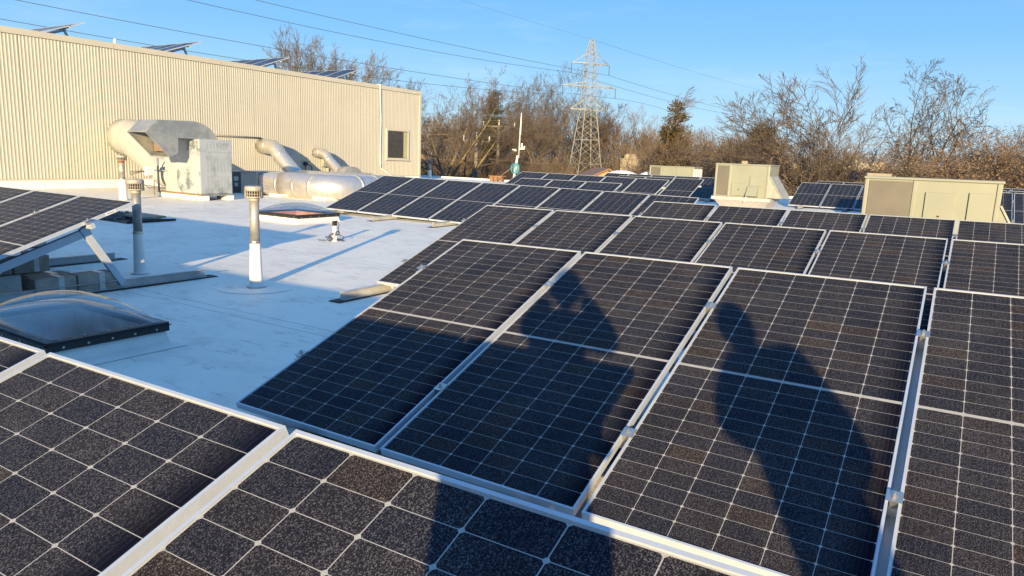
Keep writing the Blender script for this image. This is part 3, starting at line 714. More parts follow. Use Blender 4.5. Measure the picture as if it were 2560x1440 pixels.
mb = MB(); mb.tube([(-19.2, 16.62, .34), (-18.9, 16.62, .35), (-17, 16.6, .36), (-15.2, 16.6, .36), (-14.2, 16.5, .34), (-13.4, 16.3, .32)], .33, 24); local(t, mb).build("duct_run", M['foil'], t)
mb = MB(); mb.box(-17.6, 16.3, 0, -17.2, 16.9, .07); local(t, mb).build("curb", M['flash'], t)
# upper elbows
def elbow_duct(yw, zw, r, path, label):
    t = empty("silver_elbow_duct", (WX, yw, roof_z(yw)), label, "duct", "foil-wrapped ducts")
    mb = MB(); mb.tube([(WX-.03, yw, zw)]+path, r, 24); local(t, mb).build("duct_run", M['foil'], t)
    for i in (0, 3):
        a, b = Vector(path[i]), Vector(path[i+1]); d = (b-a).normalized(); mb = MB(); mb.tube([a+d*.02, a+d*.07], r*1.03, 24); local(t, mb).build("band", M['foil'], t)
E1 = at_x(665, 366, WX+.3)
elbow_duct(E1.y, E1.z, .29, [(WX+.40, E1.y, E1.z), (WX+.72, E1.y, E1.z-.02), (WX+1.0, E1.y-.02, E1.z-.17), (WX+1.15, E1.y-.02, E1.z-.36), (-18.95, E1.y, .62), (-18.6, E1.y, .36)], "larger silver elbow duct sloping from the wall down to the fat duct")
E2 = at_x(800, 382, WX+.3)
elbow_duct(E2.y, E2.z, .20, [(WX+.30, E2.y, E2.z), (WX+.52, E2.y, E2.z-.02), (WX+.72, E2.y, E2.z-.14), (WX+.85, E2.y, E2.z-.3), (-19.3, E2.y-.05, .62), (-18.9, E2.y-.1, .30)], "smaller silver elbow duct sloping from the wall near the little fan hood")
# socket with cables on wall, beige box behind
q = at_x(763, 409, WX+.05)
t = empty("wall_socket", (WX, q.y, q.z), "small dark socket with two black cables on the shaded siding", "electrical box")
mb = MB(); mb.box(WX+.02, q.y-.07, q.z-.08, WX+.15, q.y+.07, q.z+.08); local(t, mb).build("box", M['dark'], t, bevel=.01)
mb = MB()
mb.tube([(WX+.1, q.y-.02, q.z-.08), (WX+.12, q.y-.08, q.z-.35), (WX+.15, q.y-.35, q.z-.45), (WX+.3, q.y-.6, q.z-.40)], .02, 6); mb.tube([(WX+.1, q.y+.05, q.z), (WX+.14, q.y+.25, q.z-.1), (WX+.15, q.y+.32, q.z-.4), (WX+.15, q.y+.33, q.z-.8)], .02, 6)
local(t, mb).build("cable", M['black'], t)
q = at_x(816, 405, WX+.1)
mb = MB(); mb.box(WX+.02, q.y-.25, q.z-.2, WX+.2, q.y+.25, q.z+.22); mb.box(WX+.02, q.y+.1, .1, WX+.1, q.y+.16, q.z-.2)
thing_mesh("junction_box", mb, M['rtu_light'], "pale junction box on the siding behind the smaller silver elbow duct", "electrical box", base=(WX, q.y, q.z), bevel=.01)
# small fan hood
f0 = at_x(858, 440, -18.6); f1 = at_x(922, 440, -18.6)
t = empty("fan_hood", (-18.8, f1.y, roof_z(f1.y)), "small fan with rounded metal hood beside the wall at the duct's far end", "fan")
zb = roof_z(f1.y); ya, yb = f0.y, f1.y; w_ = yb-ya
mb = MB(); pts = []
for k in range(9):
    a = math.pi*(1-k/8); pts.append((-18.6, ya+w_*.38+w_*.36*math.cos(a), .50+.34*math.sin(a)))
pts = [(-18.6, ya-.1, .38)]+pts+[(-18.6, ya+w_*.74, .40), (-18.6, ya+w_*.2, .28)]
mb.prism(pts, (-.5, 0, 0)); local(t, mb).build("hood", M['galv'], t)
mb = MB(); mb.box(-19.1, ya+w_*.35, zb, -18.55, ya+w_*.80, .52); local(t, mb).build("motor_box", M['hvac'], t, bevel=.01)
mb = MB(); mb.box(-19.1, ya+w_*.82, zb, -18.6, ya+w_*1.12, .58); local(t, mb).build("side_box", M['galv'], t, bevel=.01)

# ================================================================== BEIGE ROOFTOP UNITS
def rtu(x0, x1, y0, dep, z0, z1, label, fins_w, skirt=False, hood_side=True, panels=(), white_side=False):
    t = empty("rooftop_unit", ((x0+x1)/2, y0+dep/2, roof_z(y0)), label, "rooftop unit", "beige rooftop air units")
    mb = MB(); mb.box(x0, y0, z0, x1, y0+dep, z1-.045); local(t, mb).build("casing", M['rtu'], t, bevel=.012)
    mb = MB(); mb.box(x0-.02, y0-.02, z1-.0445, x1+.02, y0+dep+.02, z1); local(t, mb).build("lid", M['rtu'], t, bevel=.012)
    W = x1-x0
    mb = MB(); mb.box(x0+.07, y0-.012, z0+.04, x0+.07+fins_w, y0-.001, z1-.07); local(t, mb).build("coil", M['fins'], t)
    mb = MB()
    for xx in (x0, x0+.08+fins_w, x1-.075): mb = MB(); mb.box(xx, y0-.022, z0+.001, xx+.065, y0-.0012, z1-.0455); local(t, mb).build("corner_post", M['rtu'], t, bevel=.01)
    for (a, b, c, d, nm) in panels:
        mb = MB(); mb.box(x0+a*W, y0-.035, z0+c*(z1-z0), x0+b*W, y0-.0012, z0+d*(z1-z0)); p_ = local(t, mb).build("access_panel", M['rtu'], t, bevel=.006)
        if nm:
            mb = MB(); zc = z0+(c+d)/2*(z1-z0); xc = x0+(a+b)/2*W; mb.box(xc-.018, y0-.041, zc-.014, xc+.018, y0-.0355, zc+.014); local(t, mb).build("latch", M['dark'], p_)
    if hood_side:   # wedge shaped intake hood on the +x side
        mb = MB(); zt_ = z0+(z1-z0)*.66; hw = .42
        mb.prism([(x1+.001, y0+.02, z0+.02), (x1+hw, y0+.02, z0+.02), (x1+hw*.97, y0+.02, z0+.06), (x1+.001, y0+.02, zt_)], (0, dep-.04, 0)); local(t, mb).build("intake_hood", M['rtu_light'] if white_side else M['rtu'], t)
        mb = MB(); mb.bar((x1+.01, y0+.005, zt_), (x1+hw, y0+.005, z0+.03), .03, .03, (0, 1, 0)); local(t, mb).build("hood_edge", M['rtu_light'], t)
    else:
        mb = MB(); mb.box(x1+.001, y0+.05, z0+.2, x1+.03, y0+dep-.05, z1-.1); local(t, mb).build("side_panel", M['white'], t)
    zr = roof_z(y0)
    if skirt:
        mb = MB(); mb.box(x0-.05, y0-.05, z0-.10, x1+.1, y0+dep+.05, z0-.002); local(t, mb).build("base_frame", M['alu_dull'], t)
        mb = MB(); i = .36
        mb.hexa([(x0+i, y0+.1, zr+.02), (x1-i*.4, y0+.1, zr+.02), (x1-i*.4, y0+dep-.1, zr+.02), (x0+i, y0+dep-.1, zr+.02), (x0+.02, y0-.02, z0-.102), (x1+.05, y0-.02, z0-.102), (x1+.05, y0+dep, z0-.102), (x0+.02, y0+dep, z0-.102)])
        local(t, mb).build("curb_adapter", M['foil'], t)
        mb = MB(); mb.tube([(x0+W*.62, y0-.03, z0+.02), (x0+W*.62, y0-.10, z0), (x0+W*.60, y0-.12, z0-.14)], .025, 8); local(t, mb).build("drain_pipe", M['white'], t)
    else:
        mb = MB(); mb.box(x0+.08, y0+.08, zr+.0, x1-.08, y0+dep-.08, z0-.002); local(t, mb).build("curb", M['flash'], t)
    return t
u = rtu(-3.55, -1.87, 20.5, 1.25, .50, 1.54, "square beige rooftop unit on a silver flared curb, left of centre right", .36, True, True, ((.33, .60, .05, .42, 1), (.66, .88, .35, .65, 0)), True)
mb = MB(); x0 = -3.55+1.68*.62; mb.hexa([(x0, 20.30, .56), (x0+.34, 20.30, .56), (x0+.34, 20.49, .52), (x0, 20.49, .52), (x0+.02, 20.46, .86), (x0+.34, 20.46, .86), (x0+.34, 20.485, .87), (x0+.02, 20.485, .87)])
local(u, mb).build("vent_cover", M['rtu'], u)
u["label"] = "square beige rooftop unit standing on a flared silver curb"
u3 = rtu(1.777, 3.78, 11.5, 1.3, .20, 1.353, "long beige rooftop unit nearest the camera, at right", .66, False, True, ((.47, .69, .12, .80, 1), (.78, .95, .22, .82, 0)))
u1 = rtu(-9.15, -7.07, 29.0, 1.2, .5, 1.385, "small far beige rooftop unit with peeling left side, below the conifer", .45, False, False, ((.30, .60, .02, .95, 0), (.62, .78, .05, .95, 0)))
# ducts / wood piece on unit 3 top and a small one on unit 2
mb = MB(); q = at_y(2198, 436, 13.1); mb.box(q.x-.2, 13.0, 1.0, q.x+.22, 13.2, q.z+.02)
thing_mesh("flue_box", mb, M['stucco'], "small tan box with rust stain showing behind the long unit's top left", "box", base=(q.x, 13.1, .0), bevel=.01)
mb = MB(); q = at_y(1862, 404, 21.9); mb.box(q.x-.09, 21.85, .1, q.x+.09, 22.0, q.z+.02)
thing_mesh("flue_box", mb, M['stucco'], "tiny tan stub showing above the square beige unit", "box", base=(q.x, 21.9, .1), bevel=.01)
# low wooden crate and pale humps at the roof's far edge
q = at_y(1243, 452, 31.0)
mb = MB(); 
for k in range(3): mb.box(q.x-.45+.3*k, 30.9, roof_z(31), q.x-.25+.3*k, 31.1, roof_z(31)+.26)
mb.box(q.x-.5, 30.88, roof_z(31)+.261, q.x+.5, 31.12, roof_z(31)+.32)
thing_mesh("wooden_pallet", mb, M['wood_curb'], "small wooden pallet standing at the roof's far edge left of the antenna mast", "pallet", base=(q.x, 31, roof_z(31)))
for i, (px, py, w_) in enumerate(((1555, 432, .9), (1625, 432, .6))):
    q = at_y(px, py, 30.2); mb = MB(); vs = []
    mb.lathe((0, 0, 0), [(w_, 0), (w_*.98, .5), (w_*.8, .8), (w_*.4, .92), (.02, .95)], 20)
    o = thing_mesh("domed_vent", mb, M['flash'], ["left one of two pale low domes behind the farthest solar rows", "right one of two pale low domes behind the farthest solar rows, nearer the small unit"][i], "roof dome", "pale domes at the roof's far edge")
    o.location = (q.x, 30.2, roof_z(30))

# ================================================================== WEATHER MAST
mp = at_y(1283, 447, 30.6); mz = roof_z(30.6)
t = empty("weather_mast", (mp.x, 30.6, mz), "white weather station mast with antenna and teal hose at the far roof edge", "mast")
def mz_at(px, py): q = at_y(px, py, 30.6); return q
top1 = mz_at(1294, 389); 
mb = MB(); mb.tube([(mp.x, 30.6, mz), (top1.x, 30.6, top1.z)], .065, 10); local(t, mb).build("mast_pipe", M['white'], t)
a = mz_at(1297, 385); b = mz_at(1301, 320)
mb = MB(); mb.tube([(a.x, 30.6, a.z-.2), (b.x, 30.6, b.z)], .04, 8); local(t, mb).build("upper_pole", M['alu_dull'], t)
a = mz_at(1302, 338); b = mz_at(1305, 282)
mb = MB(); mb.tube([(a.x, 30.55, a.z), (b.x, 30.55, b.z)], [.045, .02], 8); local(t, mb).build("antenna", M['white'], t)
a = mz_at(1305, 371)
mb = MB(); mb.box(a.x-.10, 30.5, a.z-.06, a.x+.12, 30.7, a.z+.03); mb.tube([(a.x+.1, 30.6, a.z-.02), (a.x+.16, 30.6, a.z+.12)], .04, 8); mb.lathe((a.x-.02, 30.6, a.z+.03), [(.05, 0), (.05, .22), (.04, .24)], 12); local(t, mb).build("rain_gauge", M['white'], t)
a = mz_at(1287, 377)
mb = MB(); mb.tube([(a.x-.12, 30.6, a.z), (a.x+.12, 30.6, a.z)], .025, 8)
for s_ in (-.1, 0, .08): mb.lathe((a.x+s_-.03, 30.6, a.z+.02), [(.03, 0), (.05, .05), (.02, .09)], 10)
local(t, mb).build("wind_sensor", M['alu_dull'], t)
for dx, dy in ((-1.1, -.3), (.9, .4), (-.3, .9)):
    mb = MB(); mb.tube([(mp.x, 30.6, mz+.9), (mp.x+dx, 30.6+dy, mz)], .018, 6); local(t, mb).build("stay", M['pole'], t)
mb = MB(); 
for k in range(3):
    c = mz_at(1288+k*4, 421); mb.tube([(c.x+.20*math.cos(2*math.pi*i/16)*(1-.2*k), 30.5-.02*k, c.z+.26*math.sin(2*math.pi*i/16)) for i in range(17)], .028, 6, False)
hs = thing_mesh("hose_coil", mb, M['blue'], "coil of teal hose hung on the weather mast", "hose", base=(mp.x, 30.5, mz+.3))

# ================================================================== PYLON, POLES, WIRES
PD = 130.0; PK = PD/200
pb = at_d(1463, 410, PD); PX, PY_ = pb.x, pb.y
def pz(py): return at_d(1478, py, PD).z
t = empty("lattice_pylon", (PX, PY_, GZ), "tall galvanised lattice power pylon above the bare trees", "pylon")
view = math.atan2(PY_-CAM.y, PX-CAM.x); th = view-math.pi/2+R(25)
ex = Vector((math.cos(th), math.sin(th), 0)); ey = Vector((-math.sin(th), math.cos(th), 0)); O = Vector((PX, PY_, 0))
prof = [(GZ, 6.2), (pz(410), 3.15), (pz(350), 2.55), (pz(310), 2.1), (pz(275), 1.62), (pz(247), 1.52), (pz(217), 1.45), (pz(190), 1.4), (pz(160), 1.32), (pz(130), .95), (pz(99), .38)]
prof = [(z_, h_*PK) for z_, h_ in prof]
def corner(z, h, k): sx_, sy_ = ((-1, -1), (1, -1), (1, 1), (-1, 1))[k % 4]; return O+ex*(h*sx_)+ey*(h*sy_)+Vector((0, 0, z))
def hw_at(z):
    for (z0, h0), (z1, h1) in zip(prof, prof[1:]):
        if z0 <= z <= z1: return h0+(h1-h0)*(z-z0)/(z1-z0)
    return prof[-1][1]
for k in range(4):
    mb = MB()
    for (z0, h0), (z1, h1) in zip(prof, prof[1:]): mb.bar(corner(z0, h0, k), corner(z1, h1, k), .11, .11)
    local(t, mb).build("leg", M['pylon'], t)
z = GZ; lv = [GZ]
while z < prof[-1][0]-.6:
    z = min(prof[-1][0], z+hw_at(z)*1.25); lv.append(z)
for k in range(4):
    mb = MB()
    for a, b in zip(lv, lv[1:]):
        ha, hb = hw_at(a), hw_at(b); w_ = .055 if a < pz(275) else .04
        mb.bar(corner(a, ha, k), corner(b, hb, k+1), w_, w_); mb.bar(corner(a, ha, k+1), corner(b, hb, k), w_, w_)
    for z in (pz(410), pz(350), pz(275), pz(247), pz(217), pz(190), pz(160), pz(130), pz(99)):
        mb.bar(corner(z, hw_at(z), k), corner(z, hw_at(z), k+1), .06, .06)
    local(t, mb).build("bracing", M['pylon'], t)
CROSS = {}
for nm, py, L_, up, ins in (("top", 160, 5.6*PK, 28, 1), ("middle", 217, 7.9*PK, -7, 1), ("lower", 275, 5.3*PK, 27, 0)):
    for s_ in (-1, 1):
        mb = MB(); z = pz(py); h = hw_at(z); tip = O+ex*(s_*L_)+Vector((0, 0, z))
        for e_ in (-1, 1):
            root_ = O+ex*(s_*h)+ey*(e_*h)+Vector((0, 0, z)); mb.bar(root_, tip, .11, .11)
            zz = pz(py-abs(up)) if nm != "middle" else pz(py-8)
            if nm != "middle": mb.bar(O+ex*(s_*hw_at(zz))+ey*(e_*hw_at(zz))+Vector((0, 0, zz)), tip, .07, .07)
            else: mb.bar(O+ex*(s_*h)+ey*(e_*h)+Vector((0, 0, z+1.2*PK)), tip, .07, .07)
        for f_ in (.3, .55, .8):
            p1 = (O+ex*(s_*h)+ey*h+Vector((0, 0, z))).lerp(tip, f_); p2 = (O+ex*(s_*h)-ey*h+Vector((0, 0, z))).lerp(tip, f_); mb.bar(p1, p2, .06, .06)
        ar = local(t, mb).build("crossarm", M['pylon'], t)
        if ins:
            mb = MB(); mb.tube([tip, tip-Vector((0, 0, 2.6*PK))], .055, 6); local(t, mb).build("insulator", M['wire'], ar); CROSS[(nm, s_)] = tip-Vector((0, 0, 2.6*PK))
PEAK = O+Vector((0, 0, prof[-1][0]))
def plane_pt(px, py, A, Bp):
    nrm = Vector((-(Bp-A).y, (Bp-A).x, 0)); d = ray(px, py); return CAM+d*((A-CAM).dot(nrm)/d.dot(nrm))
def wire(A, endpx, zend, midpx, label, r=.028, group="power lines hanging from the pylon"):
    d = ray(*endpx); Bp = CAM+d*((zend-CAM.z)/d.z)
    pts = [A, Bp]
    if midpx:
        Mi = plane_pt(*midpx, A, Bp)
        # parabola through A, Mi, B in the vertical plane, carried a little past B
        L_ = (Bp-A).to_2d().length; tm = (Mi-A).to_2d().length/L_
        dev = Mi.z-(A.z+(Bp.z-A.z)*tm); k = dev/(tm*(tm-1)) if 0 < tm < 1 else 0
    else: k = .0; 
    pts = []
    for i in range(41):
        s_ = i/40*1.12; P_ = A+(Bp-A)*s_; P_.z = A.z+(Bp.z-A.z)*s_+k*s_*(s_-1); pts.append(P_)
    mb = MB(); mb.tube(pts, r, 5, True); return thing_mesh("power_line", mb, M['wire'], label, "power line", group, base=A)
wire(CROSS[("top", 1)], (640, 0), 18, (1000, 83.5), "highest conductor from the pylon's top right insulator towards the camera side")
wire(CROSS[("top", -1)], (470, 0), 16.5, (1000, 113), "conductor from the pylon's top left insulator, second from the top")
wire(CROSS[("middle", 1)], (40, 0), 14, (1000, 174), "conductor from the middle arm's right insulator crossing above the tall building")
wire(CROSS[("middle", -1)], (0, 47), 12.5, (1000, 202), "lowest conductor, passing just above the tall building's solar rows")
wire(PEAK, (1150, 0), 27, None, "thin shield wire from the pylon's peak to the top of the photo", .016)
for A, e_, z_, m_, lb, r_ in ((CROSS[("top", 1)], (1960, 298), 20, (1700, 243), "conductor leaving the pylon's top right insulator to the right", .028), (CROSS[("top", -1)], (1940, 297), 19, (1683, 256), "conductor leaving the pylon's top left insulator to the right", .028),
        (CROSS[("middle", 1)], (1700, 290), 15, (1600, 257), "conductor leaving the pylon's middle arm to the right behind the conifer", .028), (PEAK, (1950, 236), 30, (1750, 184), "thin shield wire leaving the pylon's peak to the right", .018)):
    wire(A, e_, z_, m_, lb, r_)
def upole(px, pytop, pyarm, dist, label, half):
    P_ = at_d(px, pytop, dist); zt_ = P_.z; za = at_d(px, pyarm, dist).z
    t = empty("utility_pole", (P_.x, P_.y, GZ), label, "utility pole", "wooden utility poles")
    v = Vector((P_.x-CAM.x, P_.y-CAM.y, 0)).normalized(); s_ = Vector((-v.y, v.x, 0))*-1
    mb = MB(); mb.tube([(P_.x, P_.y, GZ), (P_.x, P_.y, zt_-.5)], [.20, .15], 10); local(t, mb).build("pole", M['pole'], t)
    mb = MB(); mb.bar(Vector((P_.x, P_.y, za))-s_*half, Vector((P_.x, P_.y, za))+s_*half, .10, .12); ca = local(t, mb).build("crossarm", M['pole'], t)
    tips = []
    for k in (-1, 1):
        mb = MB(); b = Vector((P_.x, P_.y, za))+s_*(half*.95*k); mb.tube([b, b+Vector((0, 0, .45))], .06, 6); local(t, mb).build("insulator", M['white'], ca); tips.append(b+Vector((0, 0, .45)))
        mb = MB(); mb.bar(Vector((P_.x, P_.y, za-.9)), Vector((P_.x, P_.y, za))+s_*(half*.5*k), .05, .05); local(t, mb).build("brace", M['pole'], t)
    mb = MB(); mb.tube([(P_.x, P_.y, zt_-.5), (P_.x, P_.y, zt_)], .06, 6); local(t, mb).build("pole_top_insulator", M['white'], t)
    return tips, Vector((P_.x, P_.y, zt_)), s_, za
tp, top, s_, za = upole(1192, 330, 353, 62, "nearer wooden utility pole with white insulators beside the golden-trunked tree", 1.15)
tq, top2, s2, zb_ = upole(1248, 300, 316, 76, "farther wooden utility pole, in front of the dark pine", 1.7)
def span(A, B_, sag, label, r=.018, group="thin wires of the utility poles"):
    A = Vector(A); B_ = Vector(B_); pts = []
    for i in range(25):
        s_ = i/24; P_ = A.lerp(B_, s_); P_.z -= sag*4*s_*(1-s_); pts.append(P_)
    mb = MB(); mb.tube(pts, r, 4); thing_mesh("utility_wire", mb, M['pole'], label, "wire", group, base=A)
span(tp[0], at_d(1000, 362, 60), .2, "wire from the nearer pole's left insulator towards the tall building")
span(top, at_d(1000, 330, 60), .2, "wire from the nearer pole's tip towards the tall building")
span(tq[0], at_d(1000, 318, 84), .3, "wire from the farther pole's left insulator towards the tall building")
span(top2, at_d(1000, 305, 84), .3, "wire from the farther pole's tip towards the tall building")
span(Vector(tp[1])-Vector((0, 0, 1.9)), at_d(1000, 383, 60), .3, "lower cable left of the nearer utility pole")
span(Vector(tp[1])-Vector((0, 0, 1.9)), at_d(1640, 396, 75), .5, "lower cable running right from the nearer utility pole past the pylon's foot")
span(top2, at_d(1400, 350, 90), .3, "wire from the farther pole's tip towards the right")
# ================================================================== TREES
def grow(seed, H, trunk=.22, r0=.22, spread=.55, levels=4, kids=(8, 6, 5, 5), up=.35, lean=(0, 0), rmin=.012, wob=.16, flat=0.0, multi=1, lenr=(.62, .58, .55, .5, .5, .5)):
    """bare tree: returns trunk segments and twig segments as (p0, p1, ra, rb)"""
    rnd = random.Random(seed); trunkS = []; twigS = []; tips = []
    def perp(d):
        a = Vector((rnd.gauss(0, 1), rnd.gauss(0, 1), rnd.gauss(0, 1))); a -= d*a.dot(d); return a.normalized()
    def branch(p, d, L, r, lv):
        n = 5 if lv < 2 else (4 if lv < 3 else 3); pts = [p.copy()]; rr = [r]; d = d.copy()
        for i in range(n):
            d = (d+perp(d)*wob*(1+.3*lv)+Vector((lean[0], lean[1], up*(.35 if lv else .15)))*.28).normalized()
            pts.append(pts[-1]+d*(L/n)); rr.append(max(rmin*.7, r*(1-.72*(i+1)/n)))
        for i in range(n): (trunkS if lv < 2 else twigS).append((pts[i], pts[i+1], rr[i], rr[i+1]))
        if lv >= levels: tips.append(pts[-1]); return
        k = kids[lv]; k = max(2, int(k*rnd.uniform(.8, 1.2)))
        for j in range(k):
            s0 = (.30 if lv else trunk)
            s_ = s0+(1-s0)*((j+rnd.uniform(.1, .9))/k)
            i = min(n-1, int(s_*n)); f = s_*n-i; q = pts[i].lerp(pts[i+1], min(1, f)); rq = rr[i]+(rr[i+1]-rr[i])*min(1, f)
            dd = (pts[i+1]-pts[i]).normalized(); ang = spread*rnd.uniform(.65, 1.35)*(1.1 if lv else 1.0)
            pp = perp(dd)
            nd = (dd*math.cos(ang)+pp*math.sin(ang)).normalized()
            if nd.z < -.1 and lv < 3: nd.z *= .2; nd.normalize()
            branch(q, nd, L*lenr[lv]*rnd.uniform(.75, 1.2)*(1.15-.35*s_ if lv else 1.0), max(rmin, rq*.62), lv+1)
    for m in range(multi):
        a = 2*math.pi*m/max(1, multi)+rnd.uniform(0, .8); t_ = .0 if multi == 1 else rnd.uniform(.18, .5)
        branch(Vector((0, 0, 0)), Vector((math.sin(t_)*math.cos(a), math.sin(t_)*math.sin(a), math.cos(t_))), H*.72*(1 if multi == 1 else rnd.uniform(.8, 1.0)), r0/(1 if multi == 1 else multi**.5), 0)
    return trunkS, twigS, tips
def seg_mesh(name, segs, mat, sides=3, minr=0):
    vs = []; fs = []
    for a, b, ra, rb in segs:
        d = (b-a); 
        if d.length < 1e-5: continue
        d.normalize(); x = d.orthogonal().normalized(); y = d.cross(x); k0 = len(vs); ns = sides if ra < .06 else 6
        for p, r in ((a, ra), (b, rb)):
            for k in range(ns):
                t = 2*math.pi*k/ns; vs.append(p+(x*math.cos(t)+y*math.sin(t))*max(minr, r))
        fs += [(k0+k, k0+(k+1) % ns, k0+ns+(k+1) % ns, k0+ns+k) for k in range(ns)]
    me = bpy.data.meshes.new(name); me.from_pydata([tuple(v) for v in vs], [], fs); me.materials.append(mat); me.update(); return me
def rescale(S, H):
    zs = sorted(b.z for _, b, _, _ in S[1]); k = H/zs[int(len(zs)*.995)]
    return tuple([(a*k, b*k, ra*k, rb*k) for a, b, ra, rb in s] for s in (S[0], S[1]))+([p*k for p in S[2]],)
def leaf_mesh(name, tips, mat, n, size, jit, seed=0, elong=1.4):
    rnd = random.Random(seed); vs = []; fs = []
    for _ in range(n):
        p = rnd.choice(tips)+Vector((rnd.gauss(0, jit), rnd.gauss(0, jit), rnd.gauss(0, jit*.8)))
        a = Vector((rnd.gauss(0, 1), rnd.gauss(0, 1), rnd.gauss(0, 1))).normalized(); b = a.orthogonal().normalized(); s = size*rnd.uniform(.5, 1.3); k = len(vs)
        vs += [p-a*s*elong, p+b*s*.6, p+a*s*elong, p-b*s*.6]; fs.append((k, k+1, k+2, k+3))
    me = bpy.data.meshes.new(name); me.from_pydata([tuple(v) for v in vs], [], fs); me.materials.append(mat); me.update(); return me
TREEG = "bare winter trees beyond the roof"
def place_tree(S, px, pytop, dist, label, bark_, twig_, name="bare_tree", rz=0, group=TREEG, sx=1.0, cat="tree", leaves=None, shared=None):
    P_ = at_d(px, pytop, dist); H = P_.z-GZ
    t = empty(name, (P_.x, P_.y, GZ), label, cat, group, rz)
    if shared is None:
        S = rescale(S, 1.0); a = seg_mesh("trunk", S[0], bark_); b = seg_mesh("crown", S[1], twig_); ms = [("trunk", a), ("crown", b)]
        if leaves: ms.append(("dead_leaves", leaf_mesh("dead_leaves", S[2], M['dead_leaf'], leaves[0], leaves[1], leaves[2], 3)))
    else: ms = shared
    t.scale = (H*sx, H*sx, H)
    for nm, m_ in ms:
        o = bpy.data.objects.new(nm, m_); COL.objects.link(o); o.parent = t
    return ms
# hero trees: a short bole that divides into long ascending limbs
def crown_tree(seed, bole=.34, limbs=6, r0=.03, spread=.5, dens=(8, 7, 6, 4), up=.30, lean=(0, 0), rmin=.0007, wob=.075, multi=1, lr=(1.4, .50, .48, .5, .5)):
    return grow(seed, bole/.72, .55 if multi == 1 else .3, r0, spread, 5, (limbs,)+dens, up, lean, rmin, wob, 0, multi, lr)
place_tree(crown_tree(11, .36, 7, .034, .62), 1137, 190, 62, "large bare tree with golden lichen-covered trunk right of the tall building", M['bark_gold'], M['twig'], rz=.4, sx=1.05)
place_tree(crown_tree(21, .16, 4, .024, .48, (9, 7, 5, 4), multi=4, lean=(.18, .08), lr=(2.9, .42, .46, .5, .5), wob=.07), 2060, 200, 46, "wide many-stemmed bare tree right of the square beige unit", M['bark'], M['twig'], rz=2.4, sx=1.15)
place_tree(crown_tree(35, .40, 5, .026, .55, (8, 6, 5, 4), wob=.085, rmin=.0008, lr=(1.4, .44, .46, .45, .45)), 2300, 160, 47, "tall bare tree with dark forked trunk behind the long beige unit", M['bark_dark'], M['bark_dark'], rz=1.0, sx=1.05)
place_tree(crown_tree(41, .42, 5, .015, .5, (5, 4, 4, 2), wob=.12, rmin=.0009), 2225, 300, 44, "smaller crooked bare tree between the two big ones at right", M['bark_dark'], M['twig'], rz=3.0, sx=1.1)
place_tree(crown_tree(52, .16, 5, .018, .40, (8, 6, 5, 3), lean=(.36, .2), multi=4, wob=.07, lr=(2.8, .42, .46, .5, .5)), 1765, 240, 58, "windswept bare tree leaning right beside the conifer", M['bark'], M['twig'], rz=-.3, sx=1.0)
T1_ = place_tree(crown_tree(63, .25, 6, .024, .45, multi=2, lr=(2.1, .54, .5, .5, .5)), 1400, 176, 150, "tall pale bare tree just left of the pylon", M['bark'], M['twig'], rz=.2, sx=.95)
place_tree(None, 1318, 196, 140, "tall bare tree behind the dark pine", None, None, rz=2.1, sx=.9, shared=T1_)
T2_ = place_tree(crown_tree(65, .30, 6, .022, .5), 1555, 236, 155, "bare tree right of the pylon, fading into the woods", M['bark'], M['twig'], rz=2.2, sx=1.0)
for i, (px, py, d, lb) in enumerate(((1455, 212, 160, "bare tree directly behind the pylon"), (1205, 212, 130, "bare tree between the golden-trunked tree and the dark pine"), (1350, 240, 125, "rounded bare tree left of the pale tree by the pylon"),
        (1615, 272, 150, "bare tree rising just left of the golden-green conifer"), (1860, 300, 120, "bare tree in the woods between the conifer and the wide many-stemmed tree"), (2160, 318, 110, "bare tree in the woods behind the crooked tree"), (1090, 262, 120, "bare tree close to the tall building's corner"))):
    place_tree(None, px, py, d, lb, None, None, rz=i*1.1, sx=.95, shared=(T1_ if i % 2 else T2_))
A_ = place_tree(crown_tree(71, .28, 7, .024, .52), 712, 90, 85, "tallest bare tree showing above the tall building's roof", M['bark'], M['twig'], rz=.0, sx=.8)
place_tree(None, 815, 120, 90, "bare tree just right of the tallest one above the tall building", None, None, rz=1.7, shared=A_, sx=.8)
place_tree(None, 900, 140, 92, "lower bare tree behind the rightmost solar row of the tall building", None, None, rz=3.3, shared=A_, sx=.8)
place_tree(None, 965, 188, 98, "lowest bare treetop just above the tall building's coping at right", None, None, rz=4.4, shared=A_, sx=.8)
place_tree(crown_tree(81, .12, 4, .015, .6, (7, 6, 5, 3), multi=5, lr=(3.4, .5, .5, .5, .5)), 2470, 285, 42, "rounded tree with tan dead leaves behind the long unit's right end", M['bark_dark'], M['twig'], rz=.5, sx=1.2, leaves=(22000, .0032, .02))
B_ = place_tree(grow(82, 1, .05, .014, .7, 4, (9, 7, 6, 5), .25, rmin=.0010, multi=5), 2345, 380, 40, "low bushy tree with dense tan dead leaves behind the long unit", M['bark_dark'], M['twig'], rz=.9, sx=1.3, leaves=(26000, .0045, .03))
place_tree(None, 2560, 345, 43, "bushy tan-leaved tree at the photo's right edge", None, None, rz=2.2, sx=1.2, shared=B_)
place_tree(None, 2430, 350, 46, "tan-leaved bush between the dark forked tree and the rounded leafy tree", None, None, rz=4.0, sx=1.1, shared=B_)
place_tree(None, 1225, 395, 70, "small tan-leaved bush at the foot of the utility poles", None, None, rz=4.9, sx=1.4, shared=B_)
C_ = place_tree(grow(90, 1, .05, .014, .55, 4, (8, 6, 5, 4), .3, rmin=.0012, multi=4), 1975, 385, 50, "low bare thicket tree left of the many-stemmed tree", M['bark'], M['twig'], rz=.9, sx=1.2)
